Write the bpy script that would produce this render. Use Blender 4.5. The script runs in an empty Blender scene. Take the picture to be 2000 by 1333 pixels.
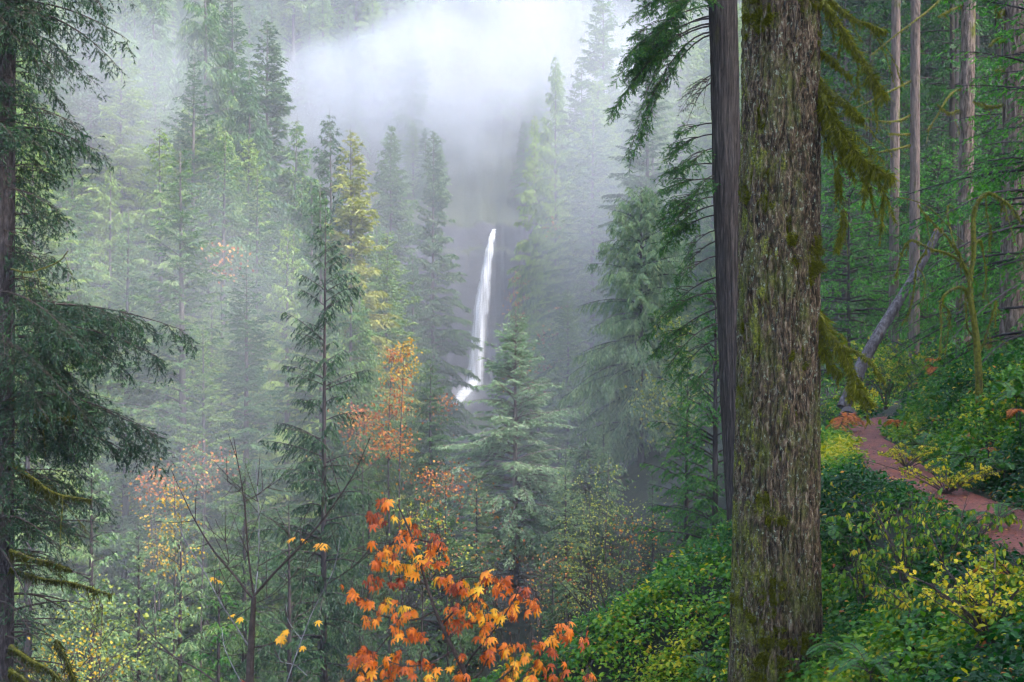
import bpy, math, random
import numpy as np

# ---------------------------------------------------------------- camera, sky, sun, exposure
S = bpy.context.scene
COL = S.collection
R = math.radians
cd = bpy.data.cameras.new('camera')
cam = bpy.data.objects.new('camera', cd); COL.objects.link(cam)
cd.sensor_width = 36.0; cd.lens = 45.0          # 2500 px focal length on the 2000 px frame
cd.clip_start = 0.1; cd.clip_end = 3000
cam.location = (0, 0, 0); cam.rotation_euler = (R(90), 0, 0)
S.camera = cam

w = bpy.data.worlds.new('World'); S.world = w; w.use_nodes = True
nt = w.node_tree
bg = nt.nodes['Background']
sky = nt.nodes.new('ShaderNodeTexSky'); sky.sky_type = 'NISHITA'; sky.sun_disc = False
SUN_EL, SUN_AZ = 52.0, 118.0                      # azimuth measured from +Y (view direction) towards +X
sky.sun_elevation = R(SUN_EL); sky.sun_rotation = R(SUN_AZ)
sky.air_density = 1.0; sky.dust_density = 3.0; sky.ozone_density = 1.0
nt.links.new(sky.outputs[0], bg.inputs[0]); bg.inputs[1].default_value = 0.14
sl = bpy.data.lights.new('sun', 'SUN'); sl.energy = 1.5; sl.angle = R(20); sl.color = (1.0, .95, .86)
so = bpy.data.objects.new('sun', sl); COL.objects.link(so)
so.rotation_euler = (R(90 - SUN_EL), 0, R(180 - SUN_AZ))
S.view_settings.view_transform = 'Standard'; S.view_settings.look = 'None'
S.view_settings.gamma = 1; S.view_settings.exposure = 2.38
cy = S.cycles
cy.use_denoising = True
try: cy.denoiser = 'OPENIMAGEDENOISE'
except Exception: pass
cy.max_bounces = 5; cy.diffuse_bounces = 2; cy.glossy_bounces = 2; cy.transmission_bounces = 2
cy.volume_bounces = 2; cy.transparent_max_bounces = 8
cy.caustics_reflective = False; cy.caustics_refractive = False
cy.sample_clamp_indirect = 6
cy.volume_max_steps = 48
cy.use_adaptive_sampling = True; cy.adaptive_threshold = .04; cy.volume_step_rate = 3
cy.filter_width = 1.15
cy.denoising_prefilter = 'FAST'

rng = np.random.default_rng(11)
UP = np.array([0, 0, 1.0])

# ---------------------------------------------------------------- numpy helpers
def hash3(ix, iy, iz, seed=0):
    h = (ix.astype(np.int64) * 374761393 + iy.astype(np.int64) * 668265263 + iz.astype(np.int64) * 2147483647 + seed * 1274126177) & 0xffffffff
    h = ((h ^ (h >> 13)) * 1274126177) & 0xffffffff
    h = h ^ (h >> 16)
    return (h & 0xffff) / 65535.0

def vnoise(x, y, z, seed=0):
    x, y, z = np.broadcast_arrays(x, y, z)
    ix, iy, iz = np.floor(x), np.floor(y), np.floor(z)
    fx, fy, fz = x - ix, y - iy, z - iz
    fx = fx * fx * (3 - 2 * fx); fy = fy * fy * (3 - 2 * fy); fz = fz * fz * (3 - 2 * fz)
    ix, iy, iz = ix.astype(np.int64), iy.astype(np.int64), iz.astype(np.int64)
    r = 0
    for a in (0, 1):
        for b in (0, 1):
            for c in (0, 1):
                wgt = (fx if a else 1 - fx) * (fy if b else 1 - fy) * (fz if c else 1 - fz)
                r = r + wgt * hash3(ix + a, iy + b, iz + c, seed)
    return r

def fbm(x, y, z=0.0, oct=4, seed=0):
    r = 0; amp = 0.5; f = 1.0
    for i in range(oct):
        r = r + amp * vnoise(x * f, y * f, np.asarray(z) * f, seed + i); amp *= .5; f *= 2.03
    return r

def sstep(a, b, x):
    t = np.clip((x - a) / (b - a), 0, 1); return t * t * (3 - 2 * t)

def nrm(v): return v / np.maximum(np.linalg.norm(v, axis=-1, keepdims=True), 1e-9)

def P(px, py, D):                                # photograph pixel at true depth D -> point
    return np.array([(px - 1000) / 2500 * D, D, (666 - py) / 2500 * D])

class MB:
    """collects vertices / triangles for ONE mesh object"""
    def __init__(s): s.v = []; s.f = []; s.t = []; s.n = 0
    def add(s, V, F, tint=None):
        V = np.asarray(V, dtype=np.float32).reshape(-1, 3); F = np.asarray(F, dtype=np.int64).reshape(-1, 3)
        s.v.append(V); s.f.append(F + s.n)
        s.t.append(np.full(len(V), .5, np.float32) if tint is None else np.broadcast_to(np.asarray(tint, dtype=np.float32), (len(V),)))
        s.n += len(V)
    def mesh(s, name, m, smooth=False):
        me = bpy.data.meshes.new(name)
        if s.n:
            V = np.concatenate(s.v); F = np.concatenate(s.f).astype(np.int32); T = np.concatenate(s.t)
            me.vertices.add(len(V)); me.vertices.foreach_set('co', V.ravel())
            me.loops.add(F.size); me.loops.foreach_set('vertex_index', F.ravel())
            me.polygons.add(len(F)); me.polygons.foreach_set('loop_start', np.arange(0, F.size, 3, dtype=np.int32))
            me.polygons.foreach_set('use_smooth', np.full(len(F), smooth))
            a = me.attributes.new('tint', 'FLOAT', 'POINT'); a.data.foreach_set('value', T.astype(np.float32))
            me.update(calc_edges=True)
        me.materials.append(m)
        return me
    def obj(s, name, m, parent=None, smooth=False, loc=None):
        o = bpy.data.objects.new(name, s.mesh(name, m, smooth)); COL.objects.link(o)
        if parent is not None: o.parent = parent
        if loc is not None: o.location = loc
        return o

def tubes(mb, Pts, Rad, k=6, tint=None, close=True):
    """Pts (B,n,3), Rad (B,n): tapered tubes"""
    Pts = np.asarray(Pts, dtype=float); Rad = np.asarray(Rad, dtype=float)
    if Pts.ndim == 2: Pts = Pts[None]; Rad = Rad[None]
    B, n, _ = Pts.shape
    T = np.gradient(Pts, axis=1); T = nrm(T)
    ref = np.where(np.abs(T[:, :1, 2:3]) > .85, np.array([1., 0.1, 0]), np.array([0.05, 0, 1.]))
    U = nrm(np.cross(T, np.broadcast_to(ref, T.shape))); W = np.cross(T, U)
    a = np.arange(k) / k * 2 * np.pi
    V = Pts[:, :, None, :] + Rad[:, :, None, None] * (U[:, :, None, :] * np.cos(a)[:, None] + W[:, :, None, :] * np.sin(a)[:, None])
    i = np.arange(n - 1)[:, None] * k; j = np.arange(k)[None]
    a0 = i + j; a1 = i + (j + 1) % k; b0 = a0 + k; b1 = a1 + k
    F = np.concatenate([np.stack([a0, a1, b1], -1).reshape(-1, 3), np.stack([a0, b1, b0], -1).reshape(-1, 3)])
    if close:
        c = (n - 1) * k; F = np.concatenate([F, [[c, c + q, c + q + 1] for q in range(1, k - 1)]])
    FF = (F[None] + (np.arange(B) * n * k)[:, None, None]).reshape(-1, 3)
    tt = None if tint is None else np.repeat(np.broadcast_to(tint, (B,)), n * k)
    mb.add(V.reshape(-1, 3), FF, tt)

def leaves_tri(mb, base, d, wdir, L, Wd, tint):
    n = len(base)
    w2 = wdir * (Wd * .5)[:, None]
    V = np.stack([base - w2 * .6, base + w2 * .6, base + d * (L * .45)[:, None] + w2, base + d * (L * .45)[:, None] - w2, base + d * L[:, None]], 1)
    # a slim pointed blade: 3 triangles
    q = np.arange(n)[:, None] * 5
    F = np.concatenate([q + [0, 1, 2], q + [0, 2, 3], q + [3, 2, 4]])
    mb.add(V.reshape(-1, 3), F, np.repeat(tint, 5))

def leaves_tri1(mb, base, d, wdir, L, Wd, tint):
    n = len(base)
    w2 = wdir * (Wd * .5)[:, None]
    V = np.stack([base - w2, base + w2, base + d * L[:, None]], 1)
    mb.add(V.reshape(-1, 3), np.arange(n * 3).reshape(-1, 3), np.repeat(tint, 3))

def leaves_oval(mb, base, d, nr, L, Wd, tint, fold=.25, bend=.2):
    """broad leaf folded along its midrib and bent down, 6 triangles"""
    n = len(base)
    s = nrm(np.cross(d, nr)); u = np.cross(s, d)
    L_ = L[:, None]; W_ = (Wd * .5)[:, None]
    def pt(t, ww, up): return base + d * (t * L_) + s * (ww * W_) + u * (up * L_)
    V = np.stack([pt(0, 0, 0), pt(.33, -.95, fold * .3), pt(.33, .95, fold * .3), pt(.40, 0, .0),
                  pt(.68, -.8, fold * .25 - bend * .4), pt(.68, .8, fold * .25 - bend * .4), pt(.72, 0, -bend * .3), pt(1, 0, -bend)], 1)
    q = np.arange(n)[:, None] * 8
    F = np.concatenate([q + t for t in ([0, 3, 1], [0, 2, 3], [1, 3, 6], [1, 6, 4], [3, 2, 5], [3, 5, 6], [4, 6, 7], [6, 5, 7])])
    mb.add(V.reshape(-1, 3), F, np.repeat(tint, 8))

# ---------------------------------------------------------------- materials
def mat(name):
    m = bpy.data.materials.new(name); m.use_nodes = True
    m.node_tree.nodes.clear()
    return m, m.node_tree.nodes, m.node_tree.links

def nd(N, t, **kw):
    n = N.new(t)
    for k, v in kw.items():
        if k.startswith('i_'): n.inputs[int(k[2:]) if k[2:].isdigit() else k[2:]].default_value = v
        else: setattr(n, k, v)
    return n

def ramp(N, stops, interp='LINEAR'):
    r = N.new('ShaderNodeValToRGB'); e = r.color_ramp.elements; r.color_ramp.interpolation = interp
    e[0].position, e[0].color = stops[0][0], (*stops[0][1], 1)
    e[1].position, e[1].color = stops[-1][0], (*stops[-1][1], 1)
    for p, c in stops[1:-1]:
        x = e.new(p); x.color = (*c, 1)
    return r

def leaf_mat(name, stops, rough=.5, trans=.35, spec=.4, objvar=0.0, tsat=1.3):
    m, N, Lk = mat(name)
    at = nd(N, 'ShaderNodeAttribute', attribute_name='tint')
    rp = ramp(N, stops)
    src = at.outputs['Fac']
    if objvar:
        oi = nd(N, 'ShaderNodeObjectInfo')
        ma = nd(N, 'ShaderNodeMath', operation='MULTIPLY_ADD'); ma.inputs[1].default_value = objvar; ma.inputs[2].default_value = -objvar / 2
        ad = nd(N, 'ShaderNodeMath', operation='ADD')
        Lk.new(oi.outputs['Random'], ma.inputs[0]); Lk.new(ma.outputs[0], ad.inputs[0]); Lk.new(at.outputs['Fac'], ad.inputs[1])
        src = ad.outputs[0]
    Lk.new(src, rp.inputs[0])
    pb = nd(N, 'ShaderNodeBsdfPrincipled'); pb.inputs['Roughness'].default_value = rough
    pb.inputs['Specular IOR Level'].default_value = spec
    Lk.new(rp.outputs[0], pb.inputs['Base Color'])
    tr = nd(N, 'ShaderNodeBsdfTranslucent')
    hs = nd(N, 'ShaderNodeHueSaturation'); hs.inputs['Saturation'].default_value = tsat; hs.inputs['Value'].default_value = 1.3
    Lk.new(rp.outputs[0], hs.inputs['Color']); Lk.new(hs.outputs[0], tr.inputs[0])
    mx = nd(N, 'ShaderNodeMixShader'); mx.inputs[0].default_value = trans
    Lk.new(pb.outputs[0], mx.inputs[1]); Lk.new(tr.outputs[0], mx.inputs[2])
    out = nd(N, 'ShaderNodeOutputMaterial'); Lk.new(mx.outputs[0], out.inputs[0])
    return m

def bark_mat(name, stops, scale=(8, 8, 1.2), moss=None, moss_amt=.5, bump=.6, bdist=.02, lichen=None, detail=8, mscale=1.5, rough=.85, usetint=False):
    m, N, Lk = mat(name)
    tc = nd(N, 'ShaderNodeTexCoord')
    mp = nd(N, 'ShaderNodeMapping'); mp.inputs['Scale'].default_value = scale
    Lk.new(tc.outputs['Object'], mp.inputs[0])
    n1 = nd(N, 'ShaderNodeTexNoise'); n1.inputs['Scale'].default_value = 1; n1.inputs['Detail'].default_value = detail; n1.inputs['Roughness'].default_value = .7
    Lk.new(mp.outputs[0], n1.inputs['Vector'])
    rp = ramp(N, stops); Lk.new(n1.outputs['Fac'], rp.inputs[0])
    colr = rp.outputs[0]
    if usetint:
        at = nd(N, 'ShaderNodeAttribute', attribute_name='tint')
        mr = nd(N, 'ShaderNodeMapRange'); mr.inputs[1].default_value = 0; mr.inputs[2].default_value = .6; mr.inputs[3].default_value = .35; mr.inputs[4].default_value = 1
        Lk.new(at.outputs['Fac'], mr.inputs[0])
        mm = nd(N, 'ShaderNodeMix', data_type='RGBA', blend_type='MULTIPLY'); mm.inputs[0].default_value = 1
        Lk.new(colr, mm.inputs[6]); Lk.new(mr.outputs[0], mm.inputs[7]); colr = mm.outputs[2]
    def layer(colr, c, sc, lo, hi, det=6, seedv=0.0):
        n2 = nd(N, 'ShaderNodeTexNoise'); n2.inputs['Scale'].default_value = sc; n2.inputs['Detail'].default_value = det; n2.inputs['Roughness'].default_value = .65
        mp2 = nd(N, 'ShaderNodeMapping'); mp2.inputs['Location'].default_value = (seedv, seedv * .7, seedv * .3); mp2.inputs['Scale'].default_value = (1, 1, .6)
        Lk.new(tc.outputs['Object'], mp2.inputs[0]); Lk.new(mp2.outputs[0], n2.inputs['Vector'])
        mr = nd(N, 'ShaderNodeMapRange'); mr.inputs[1].default_value = lo; mr.inputs[2].default_value = hi
        Lk.new(n2.outputs['Fac'], mr.inputs[0])
        mm = nd(N, 'ShaderNodeMix', data_type='RGBA'); Lk.new(mr.outputs[0], mm.inputs[0]); Lk.new(colr, mm.inputs[6])
        # moss colour varies on its own
        n3 = nd(N, 'ShaderNodeTexNoise'); n3.inputs['Scale'].default_value = sc * 5; n3.inputs['Detail'].default_value = 4
        Lk.new(tc.outputs['Object'], n3.inputs['Vector'])
        r3 = ramp(N, [(.3, tuple(x * .45 for x in c)), (.7, tuple(x * 1.25 for x in c))]); Lk.new(n3.outputs['Fac'], r3.inputs[0])
        Lk.new(r3.outputs[0], mm.inputs[7])
        return mm.outputs[2]
    if moss: colr = layer(colr, moss, mscale, .62 - .25 * moss_amt, .70 - .2 * moss_amt, 8)
    if lichen: colr = layer(colr, lichen, 9, .60, .66, 8, 3.3)
    pb = nd(N, 'ShaderNodeBsdfPrincipled'); pb.inputs['Roughness'].default_value = rough; pb.inputs['Specular IOR Level'].default_value = .3
    Lk.new(colr, pb.inputs['Base Color'])
    bp = nd(N, 'ShaderNodeBump'); bp.inputs['Strength'].default_value = bump; bp.inputs['Distance'].default_value = bdist
    Lk.new(n1.outputs['Fac'], bp.inputs['Height']); Lk.new(bp.outputs[0], pb.inputs['Normal'])
    out = nd(N, 'ShaderNodeOutputMaterial'); Lk.new(pb.outputs[0], out.inputs[0])
    return m

G = lambda *s: list(s)
M = {}
M['far_needle'] = leaf_mat('far_needles', G((0, (.033, .095, .033)), (.5, (.095, .195, .048)), (1, (.25, .35, .075))), objvar=.9, trans=.3)
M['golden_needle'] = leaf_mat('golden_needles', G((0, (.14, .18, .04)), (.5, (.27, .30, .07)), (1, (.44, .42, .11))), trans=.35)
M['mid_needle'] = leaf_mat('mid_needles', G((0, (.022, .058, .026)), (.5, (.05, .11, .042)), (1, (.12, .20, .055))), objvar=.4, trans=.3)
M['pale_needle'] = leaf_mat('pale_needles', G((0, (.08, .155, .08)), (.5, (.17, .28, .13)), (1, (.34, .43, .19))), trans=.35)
M['dark_needle'] = leaf_mat('dark_needles', G((0, (.008, .030, .017)), (.5, (.023, .066, .032)), (1, (.065, .15, .045))), trans=.28)
M['hem_needle'] = leaf_mat('hemlock_needles', G((0, (.014, .06, .018)), (.5, (.035, .12, .026)), (1, (.09, .22, .04))), trans=.4, objvar=.2)
M['lush_needle'] = leaf_mat('lush_needles', G((0, (.012, .055, .016)), (.5, (.04, .15, .028)), (1, (.14, .30, .03))), trans=.35)
M['vivid_needle'] = leaf_mat('vivid_needles', G((0, (.02, .10, .02)), (.5, (.06, .24, .03)), (1, (.16, .42, .05))), trans=.4)
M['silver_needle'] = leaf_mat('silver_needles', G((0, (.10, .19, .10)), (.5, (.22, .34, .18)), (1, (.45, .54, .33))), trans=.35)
M['far_bark'] = bark_mat('far_bark', G((.3, (.05, .045, .04)), (.7, (.16, .14, .12))), bump=.3)
M['dark_bark'] = bark_mat('dark_bark', G((.3, (.022, .018, .02)), (.7, (.08, .065, .065))), moss=(.05, .06, .02), moss_amt=.2)
M['grey_bark'] = bark_mat('grey_bark', G((.3, (.06, .045, .04)), (.7, (.25, .19, .17))), scale=(14, 14, 1.5), moss=(.09, .10, .025), moss_amt=.25)

# ---------------------------------------------------------------- haze
def volume_mat(name, density, color, g, noise=None):
    m, N, Lk = mat(name)
    pv = nd(N, 'ShaderNodeVolumePrincipled')
    pv.inputs['Color'].default_value = (*color, 1); pv.inputs['Density'].default_value = density
    pv.inputs['Anisotropy'].default_value = g
    out = nd(N, 'ShaderNodeOutputMaterial'); Lk.new(pv.outputs[0], out.inputs['Volume'])
    return m, N, Lk, pv

HAZE_D = 0.0006
mh, *_ = volume_mat('haze_air', HAZE_D, (.83, .89, 1.0), .0)
def box_mesh(mb, a, b):
    a = np.array(a, float); b = np.array(b, float)
    V = np.array([[(a, b)[i][0], (a, b)[j][1], (a, b)[k][2]] for i in (0, 1) for j in (0, 1) for k in (0, 1)])
    F = [[0, 1, 3], [0, 3, 2], [4, 6, 7], [4, 7, 5], [0, 4, 5], [0, 5, 1], [2, 3, 7], [2, 7, 6], [0, 2, 6], [0, 6, 4], [1, 5, 7], [1, 7, 3]]
    mb.add(V, F)

# ---------------------------------------------------------------- terrain
TRAIL = np.array([(-1.5, -6), (0.2, -1), (1.6, 2.5), (3.0, 5.5), (4.0, 8.5), (4.55, 11.3), (4.78, 13), (4.95, 15.6), (5.45, 18.4), (6.5, 23.4), (8.1, 27.9), (10.5, 30.5), (14, 33), (19, 37)])
EDGE = np.vstack([TRAIL[:11], [(11, 36), (14, 60), (20, 100), (27, 200), (34, 340), (40, 420)]])
def poly_dist(x, y, PL):
    """signed distance (left of the line positive) to polyline"""
    best = np.full(x.shape, 1e9); sg = np.ones(x.shape)
    for a, b in zip(PL[:-1], PL[1:]):
        d = b - a; L2 = d @ d
        t = np.clip(((x - a[0]) * d[0] + (y - a[1]) * d[1]) / L2, 0, 1)
        dx = x - a[0] - t * d[0]; dy = y - a[1] - t * d[1]
        q = np.hypot(dx, dy); s = np.where(d[0] * dy - d[1] * dx > 0, 1., -1.)
        m = q < best - 1e-6; best = np.where(m, q, best); sg = np.where(m, s, sg)
    return best * sg

def height(x, y, trail_cut=True):
    x = np.asarray(x, float); y = np.asarray(y, float); x, y = np.broadcast_arrays(x, y)
    d = poly_dist(x, y, EDGE)
    dl = np.maximum(d, 0); dr = np.maximum(-d, 0)
    s = np.interp(y, [0, 6, 10, 13.2, 16, 20, 40, 80, 200], [.8, .9, 1.05, 1.35, .68, .6, .8, .8, .7])
    n1 = fbm(x * .35, y * .35, 0, 4, 5) - .47
    nb = fbm(x * .03, y * .03, 0, 4, 9) - .47
    hl = -1.72 - .12 * np.minimum(dl, .6) - s * np.maximum(dl - .6, 0)
    hl = hl - 1.1 * np.clip(y - 17.6, 0, 14) * sstep(1.2, 3.2, dl) * sstep(60, 34, y)
    hr = -1.72 + .36 * np.clip(dr - .55, 0, 4) + .10 * np.maximum(dr - 4.5, 0) + .5 * np.maximum(dr - 40, 0)
    h = np.where(d > 0, hl, hr)
    # valley floor and the left wall
    ax = np.interp(y, [0, 50, 100, 350], [-32, -18, -11, -9])
    fl = np.interp(y, [0, 100, 250, 350, 400], [-42, -44, -36, -19, -17])
    left = fl + 1.1 * np.maximum(ax - 4 - x, 0)
    h = np.maximum(h, fl); h = np.maximum(h, left)
    # head wall behind the waterfall, undercut bowl, then the far slope
    wx = np.abs(x + 6)
    wy = 356 - np.minimum(wx, 60) * .35
    wy = wy + 7 * (fbm(x * .11, 5.5, 0, 4, 61) - .47)
    top = 33 + nb * 8 + 5 * (fbm(x * .22, 9.1, 0, 3, 62) - .47) * sstep(1.5, 5, np.abs(x + 5))
    tf = np.clip((y - wy + 6.5) / 6.5, 0, 1)
    led = tf + .10 * (fbm(x * .3, y * .9, 0, 3, 63) - .47)
    face = .86 * sstep(.0, .55, led) + .14 * sstep(.6, 1.0, led)
    wall = np.where(y > wy, top + .62 * (y - wy), fl + (top - fl) * np.clip(face, 0, 1))
    h = np.where(y > wy - 6.5, np.maximum(h + nb * 4 * (y > wy), wall), h)
    h = h + nb * 6 * sstep(30, 90, np.hypot(x, y)) + n1 * .5 * sstep(.4, 2.5, np.abs(d))
    return h

def axis_pts(segs):
    out = []
    for a, b, st in segs: out.append(np.arange(a, b, st))
    return np.concatenate(out + [[segs[-1][1]]])
gx = axis_pts([(-420, -80, 8), (-80, -8, 1.5), (-8, 18, .2), (18, 60, 1.2), (60, 420, 8)])
gy = axis_pts([(-12, 4, .6), (4, 34, .2), (34, 120, 1.5), (120, 335, 3), (335, 366, .4), (366, 530, 6)])
X, Y = np.meshgrid(gx, gy)
Z = height(X, Y)
mbt = MB()
nx, ny = len(gx), len(gy)
ii = (np.arange(ny - 1)[:, None] * nx + np.arange(nx - 1)[None])
F = np.concatenate([np.stack([ii, ii + 1, ii + nx + 1], -1).reshape(-1, 3), np.stack([ii, ii + nx + 1, ii + nx], -1).reshape(-1, 3)])
mbt.add(np.stack([X, Y, Z], -1).reshape(-1, 3), F)

def ground_mat():
    m, N, Lk = mat('forest_floor')
    tc = nd(N, 'ShaderNodeTexCoord'); ge = nd(N, 'ShaderNodeNewGeometry')
    n1 = nd(N, 'ShaderNodeTexNoise'); n1.inputs['Scale'].default_value = 1.7; n1.inputs['Detail'].default_value = 10; n1.inputs['Roughness'].default_value = .7
    Lk.new(tc.outputs['Object'], n1.inputs['Vector'])
    rp = ramp(N, [(.3, (.006, .007, .004)), (.5, (.012, .018, .007)), (.7, (.02, .035, .009))]); Lk.new(n1.outputs['Fac'], rp.inputs[0])
    n2 = nd(N, 'ShaderNodeTexNoise'); n2.inputs['Scale'].default_value = .25; n2.inputs['Detail'].default_value = 8
    mp = nd(N, 'ShaderNodeMapping'); mp.inputs['Scale'].default_value = (1, 1, 3.5); Lk.new(tc.outputs['Object'], mp.inputs[0]); Lk.new(mp.outputs[0], n2.inputs['Vector'])
    rk = ramp(N, [(.3, (.005, .005, .011)), (.7, (.020, .020, .034))]); Lk.new(n2.outputs['Fac'], rk.inputs[0])
    sp = nd(N, 'ShaderNodeSeparateXYZ'); Lk.new(ge.outputs['Normal'], sp.inputs[0])
    mr = nd(N, 'ShaderNodeMapRange'); mr.inputs[1].default_value = .35; mr.inputs[2].default_value = .6
    Lk.new(sp.outputs[2], mr.inputs[0])
    mm = nd(N, 'ShaderNodeMix', data_type='RGBA'); Lk.new(mr.outputs[0], mm.inputs[0]); Lk.new(rk.outputs[0], mm.inputs[6]); Lk.new(rp.outputs[0], mm.inputs[7])
    pb = nd(N, 'ShaderNodeBsdfPrincipled'); pb.inputs['Roughness'].default_value = .9
    Lk.new(mm.outputs[2], pb.inputs['Base Color'])
    bp = nd(N, 'ShaderNodeBump'); bp.inputs['Strength'].default_value = .8; bp.inputs['Distance'].default_value = .1
    Lk.new(n1.outputs['Fac'], bp.inputs['Height']); Lk.new(bp.outputs[0], pb.inputs['Normal'])
    out = nd(N, 'ShaderNodeOutputMaterial'); Lk.new(pb.outputs[0], out.inputs[0])
    return m
o = mbt.obj('ground', ground_mat(), smooth=True); o['kind'] = 'structure'

mbh = MB(); box_mesh(mbh, (-430, -14, -60), (430, 532, 190))
o = mbh.obj('haze', mh); o['kind'] = 'stuff'; o['label'] = 'pale mist filling the whole canyon between the trees'

# drifting cloud bank above the falls
def cloud(name, c, r, dens, label, seed=0.0, scale=.02, lo=.42, hi=.62, g=.35, col=(.73, .76, .85)):
    m, N, Lk, pv = volume_mat(name, abs(dens), col, g)
    tc = nd(N, 'ShaderNodeTexCoord')
    # soft ellipsoid falloff in the object's own -1..1 space, broken by noise
    ln = nd(N, 'ShaderNodeVectorMath', operation='LENGTH'); Lk.new(tc.outputs['Object'], ln.inputs[0])
    mp = nd(N, 'ShaderNodeMapping'); mp.inputs['Scale'].default_value = tuple(x * scale for x in r); mp.inputs['Location'].default_value = (seed, seed * .5, 0)
    Lk.new(tc.outputs['Object'], mp.inputs[0])
    nz = nd(N, 'ShaderNodeTexNoise'); nz.inputs['Scale'].default_value = 1; nz.inputs['Detail'].default_value = 4; nz.inputs['Roughness'].default_value = .55
    Lk.new(mp.outputs[0], nz.inputs['Vector'])
    # density = clamp((1-len)*1.2 + (noise-.5)*2) * dens
    a = nd(N, 'ShaderNodeMath', operation='MULTIPLY_ADD'); a.inputs[1].default_value = -1.25; a.inputs[2].default_value = 1.0
    Lk.new(ln.outputs['Value'], a.inputs[0])
    b = nd(N, 'ShaderNodeMath', operation='MULTIPLY_ADD'); b.inputs[1].default_value = 3.6
    Lk.new(nz.outputs['Fac'], b.inputs[0]); b.inputs[2].default_value = -1.8
    s = nd(N, 'ShaderNodeMath', operation='ADD', use_clamp=True); Lk.new(a.outputs[0], s.inputs[0]); Lk.new(b.outputs[0], s.inputs[1])
    # edge window so that nothing is cut by the hull
    e = nd(N, 'ShaderNodeMapRange'); e.inputs[1].default_value = 1.0; e.inputs[2].default_value = .7; Lk.new(ln.outputs['Value'], e.inputs[0])
    q = nd(N, 'ShaderNodeMath', operation='MULTIPLY'); Lk.new(s.outputs[0], q.inputs[0]); Lk.new(e.outputs[0], q.inputs[1])
    d = nd(N, 'ShaderNodeMath', operation='MULTIPLY'); d.inputs[1].default_value = dens; Lk.new(q.outputs[0], d.inputs[0])
    if dens > 0: Lk.new(d.outputs[0], pv.inputs['Density'])          # a negative figure means an even, unbroken puff
    mb = MB()
    # sphere hull
    nu, nv = 24, 12
    th = np.linspace(0, np.pi, nv + 1)[:, None]; ph = np.arange(nu)[None] / nu * 2 * np.pi
    V = np.stack([np.sin(th) * np.cos(ph), np.sin(th) * np.sin(ph), np.cos(th) + 0 * ph], -1).reshape(-1, 3)
    i = np.arange(nv)[:, None] * nu; j = np.arange(nu)[None]
    a0 = i + j; a1 = i + (j + 1) % nu
    F = np.concatenate([np.stack([a0, a0 + nu, a1 + nu], -1).reshape(-1, 3), np.stack([a0, a1 + nu, a1], -1).reshape(-1, 3)])
    mb.add(V, F)
    o = mb.obj(name, m, loc=c); o.scale = r; o['kind'] = 'stuff'; o['label'] = label
    return o
if True:
    cloud('cloud', P(770, 215, 372), (66, 58, 27), .042, 'bright white cloud bank drifting above the waterfall', 1.7, .03)
    cloud('cloud', P(1010, 60, 370), (56, 60, 34), .036, 'brightest part of the cloud bank at the top of the gorge', 4.1, .022, col=(.81, .83, .90))
    for px, py, D, rr, dn, lab, sd in [(205, 130, 128, (13, 26, 13), .018, 'veil of mist drifting through the tops of the left-hand forest', 2.2),
                                       (330, 560, 88, (16, 22, 10), .010, 'thin mist hanging in the middle of the left-hand forest', 6.2),
                                       (1215, 380, 128, (13, 44, 28), .012, 'mist spreading through the right-hand forest above the gorge', 8.4),
                                       (1150, 700, 108, (11, 24, 11), .008, 'lavender mist behind the silver-tipped fir', 3.9),
                                       (520, 720, 66, (13, 8, 10), .011, 'thin mist behind the dark slender fir', 9.7),
                                       (700, 480, 165, (52, 60, 42), -.0006, 'broad thin mist filling the gorge', 12.3),
                                       (1090, 860, 47, (8, 7, 6), .007, 'low mist before the silver-tipped fir', 14.9),
                                       (330, 950, 62, (12, 11, 9), .009, 'pale mist low in the left of the gorge', 16.3),
                                       (905, 770, 330, (10, 9, 7), .08, 'spray at the foot of the waterfall', 18.1),
                                       (1250, 620, 96, (11, 12, 13), .012, 'mist around the grey-green hanging spruce', 1.7),
                                       (560, 330, 122, (14, 10, 10), .007, 'wisp of mist in front of the golden fir', 5.5)]:
        cloud('mist', P(px, py, D), rr, dn, lab, sd, .03, g=.0, col=(.88, .92, 1.0))

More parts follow.
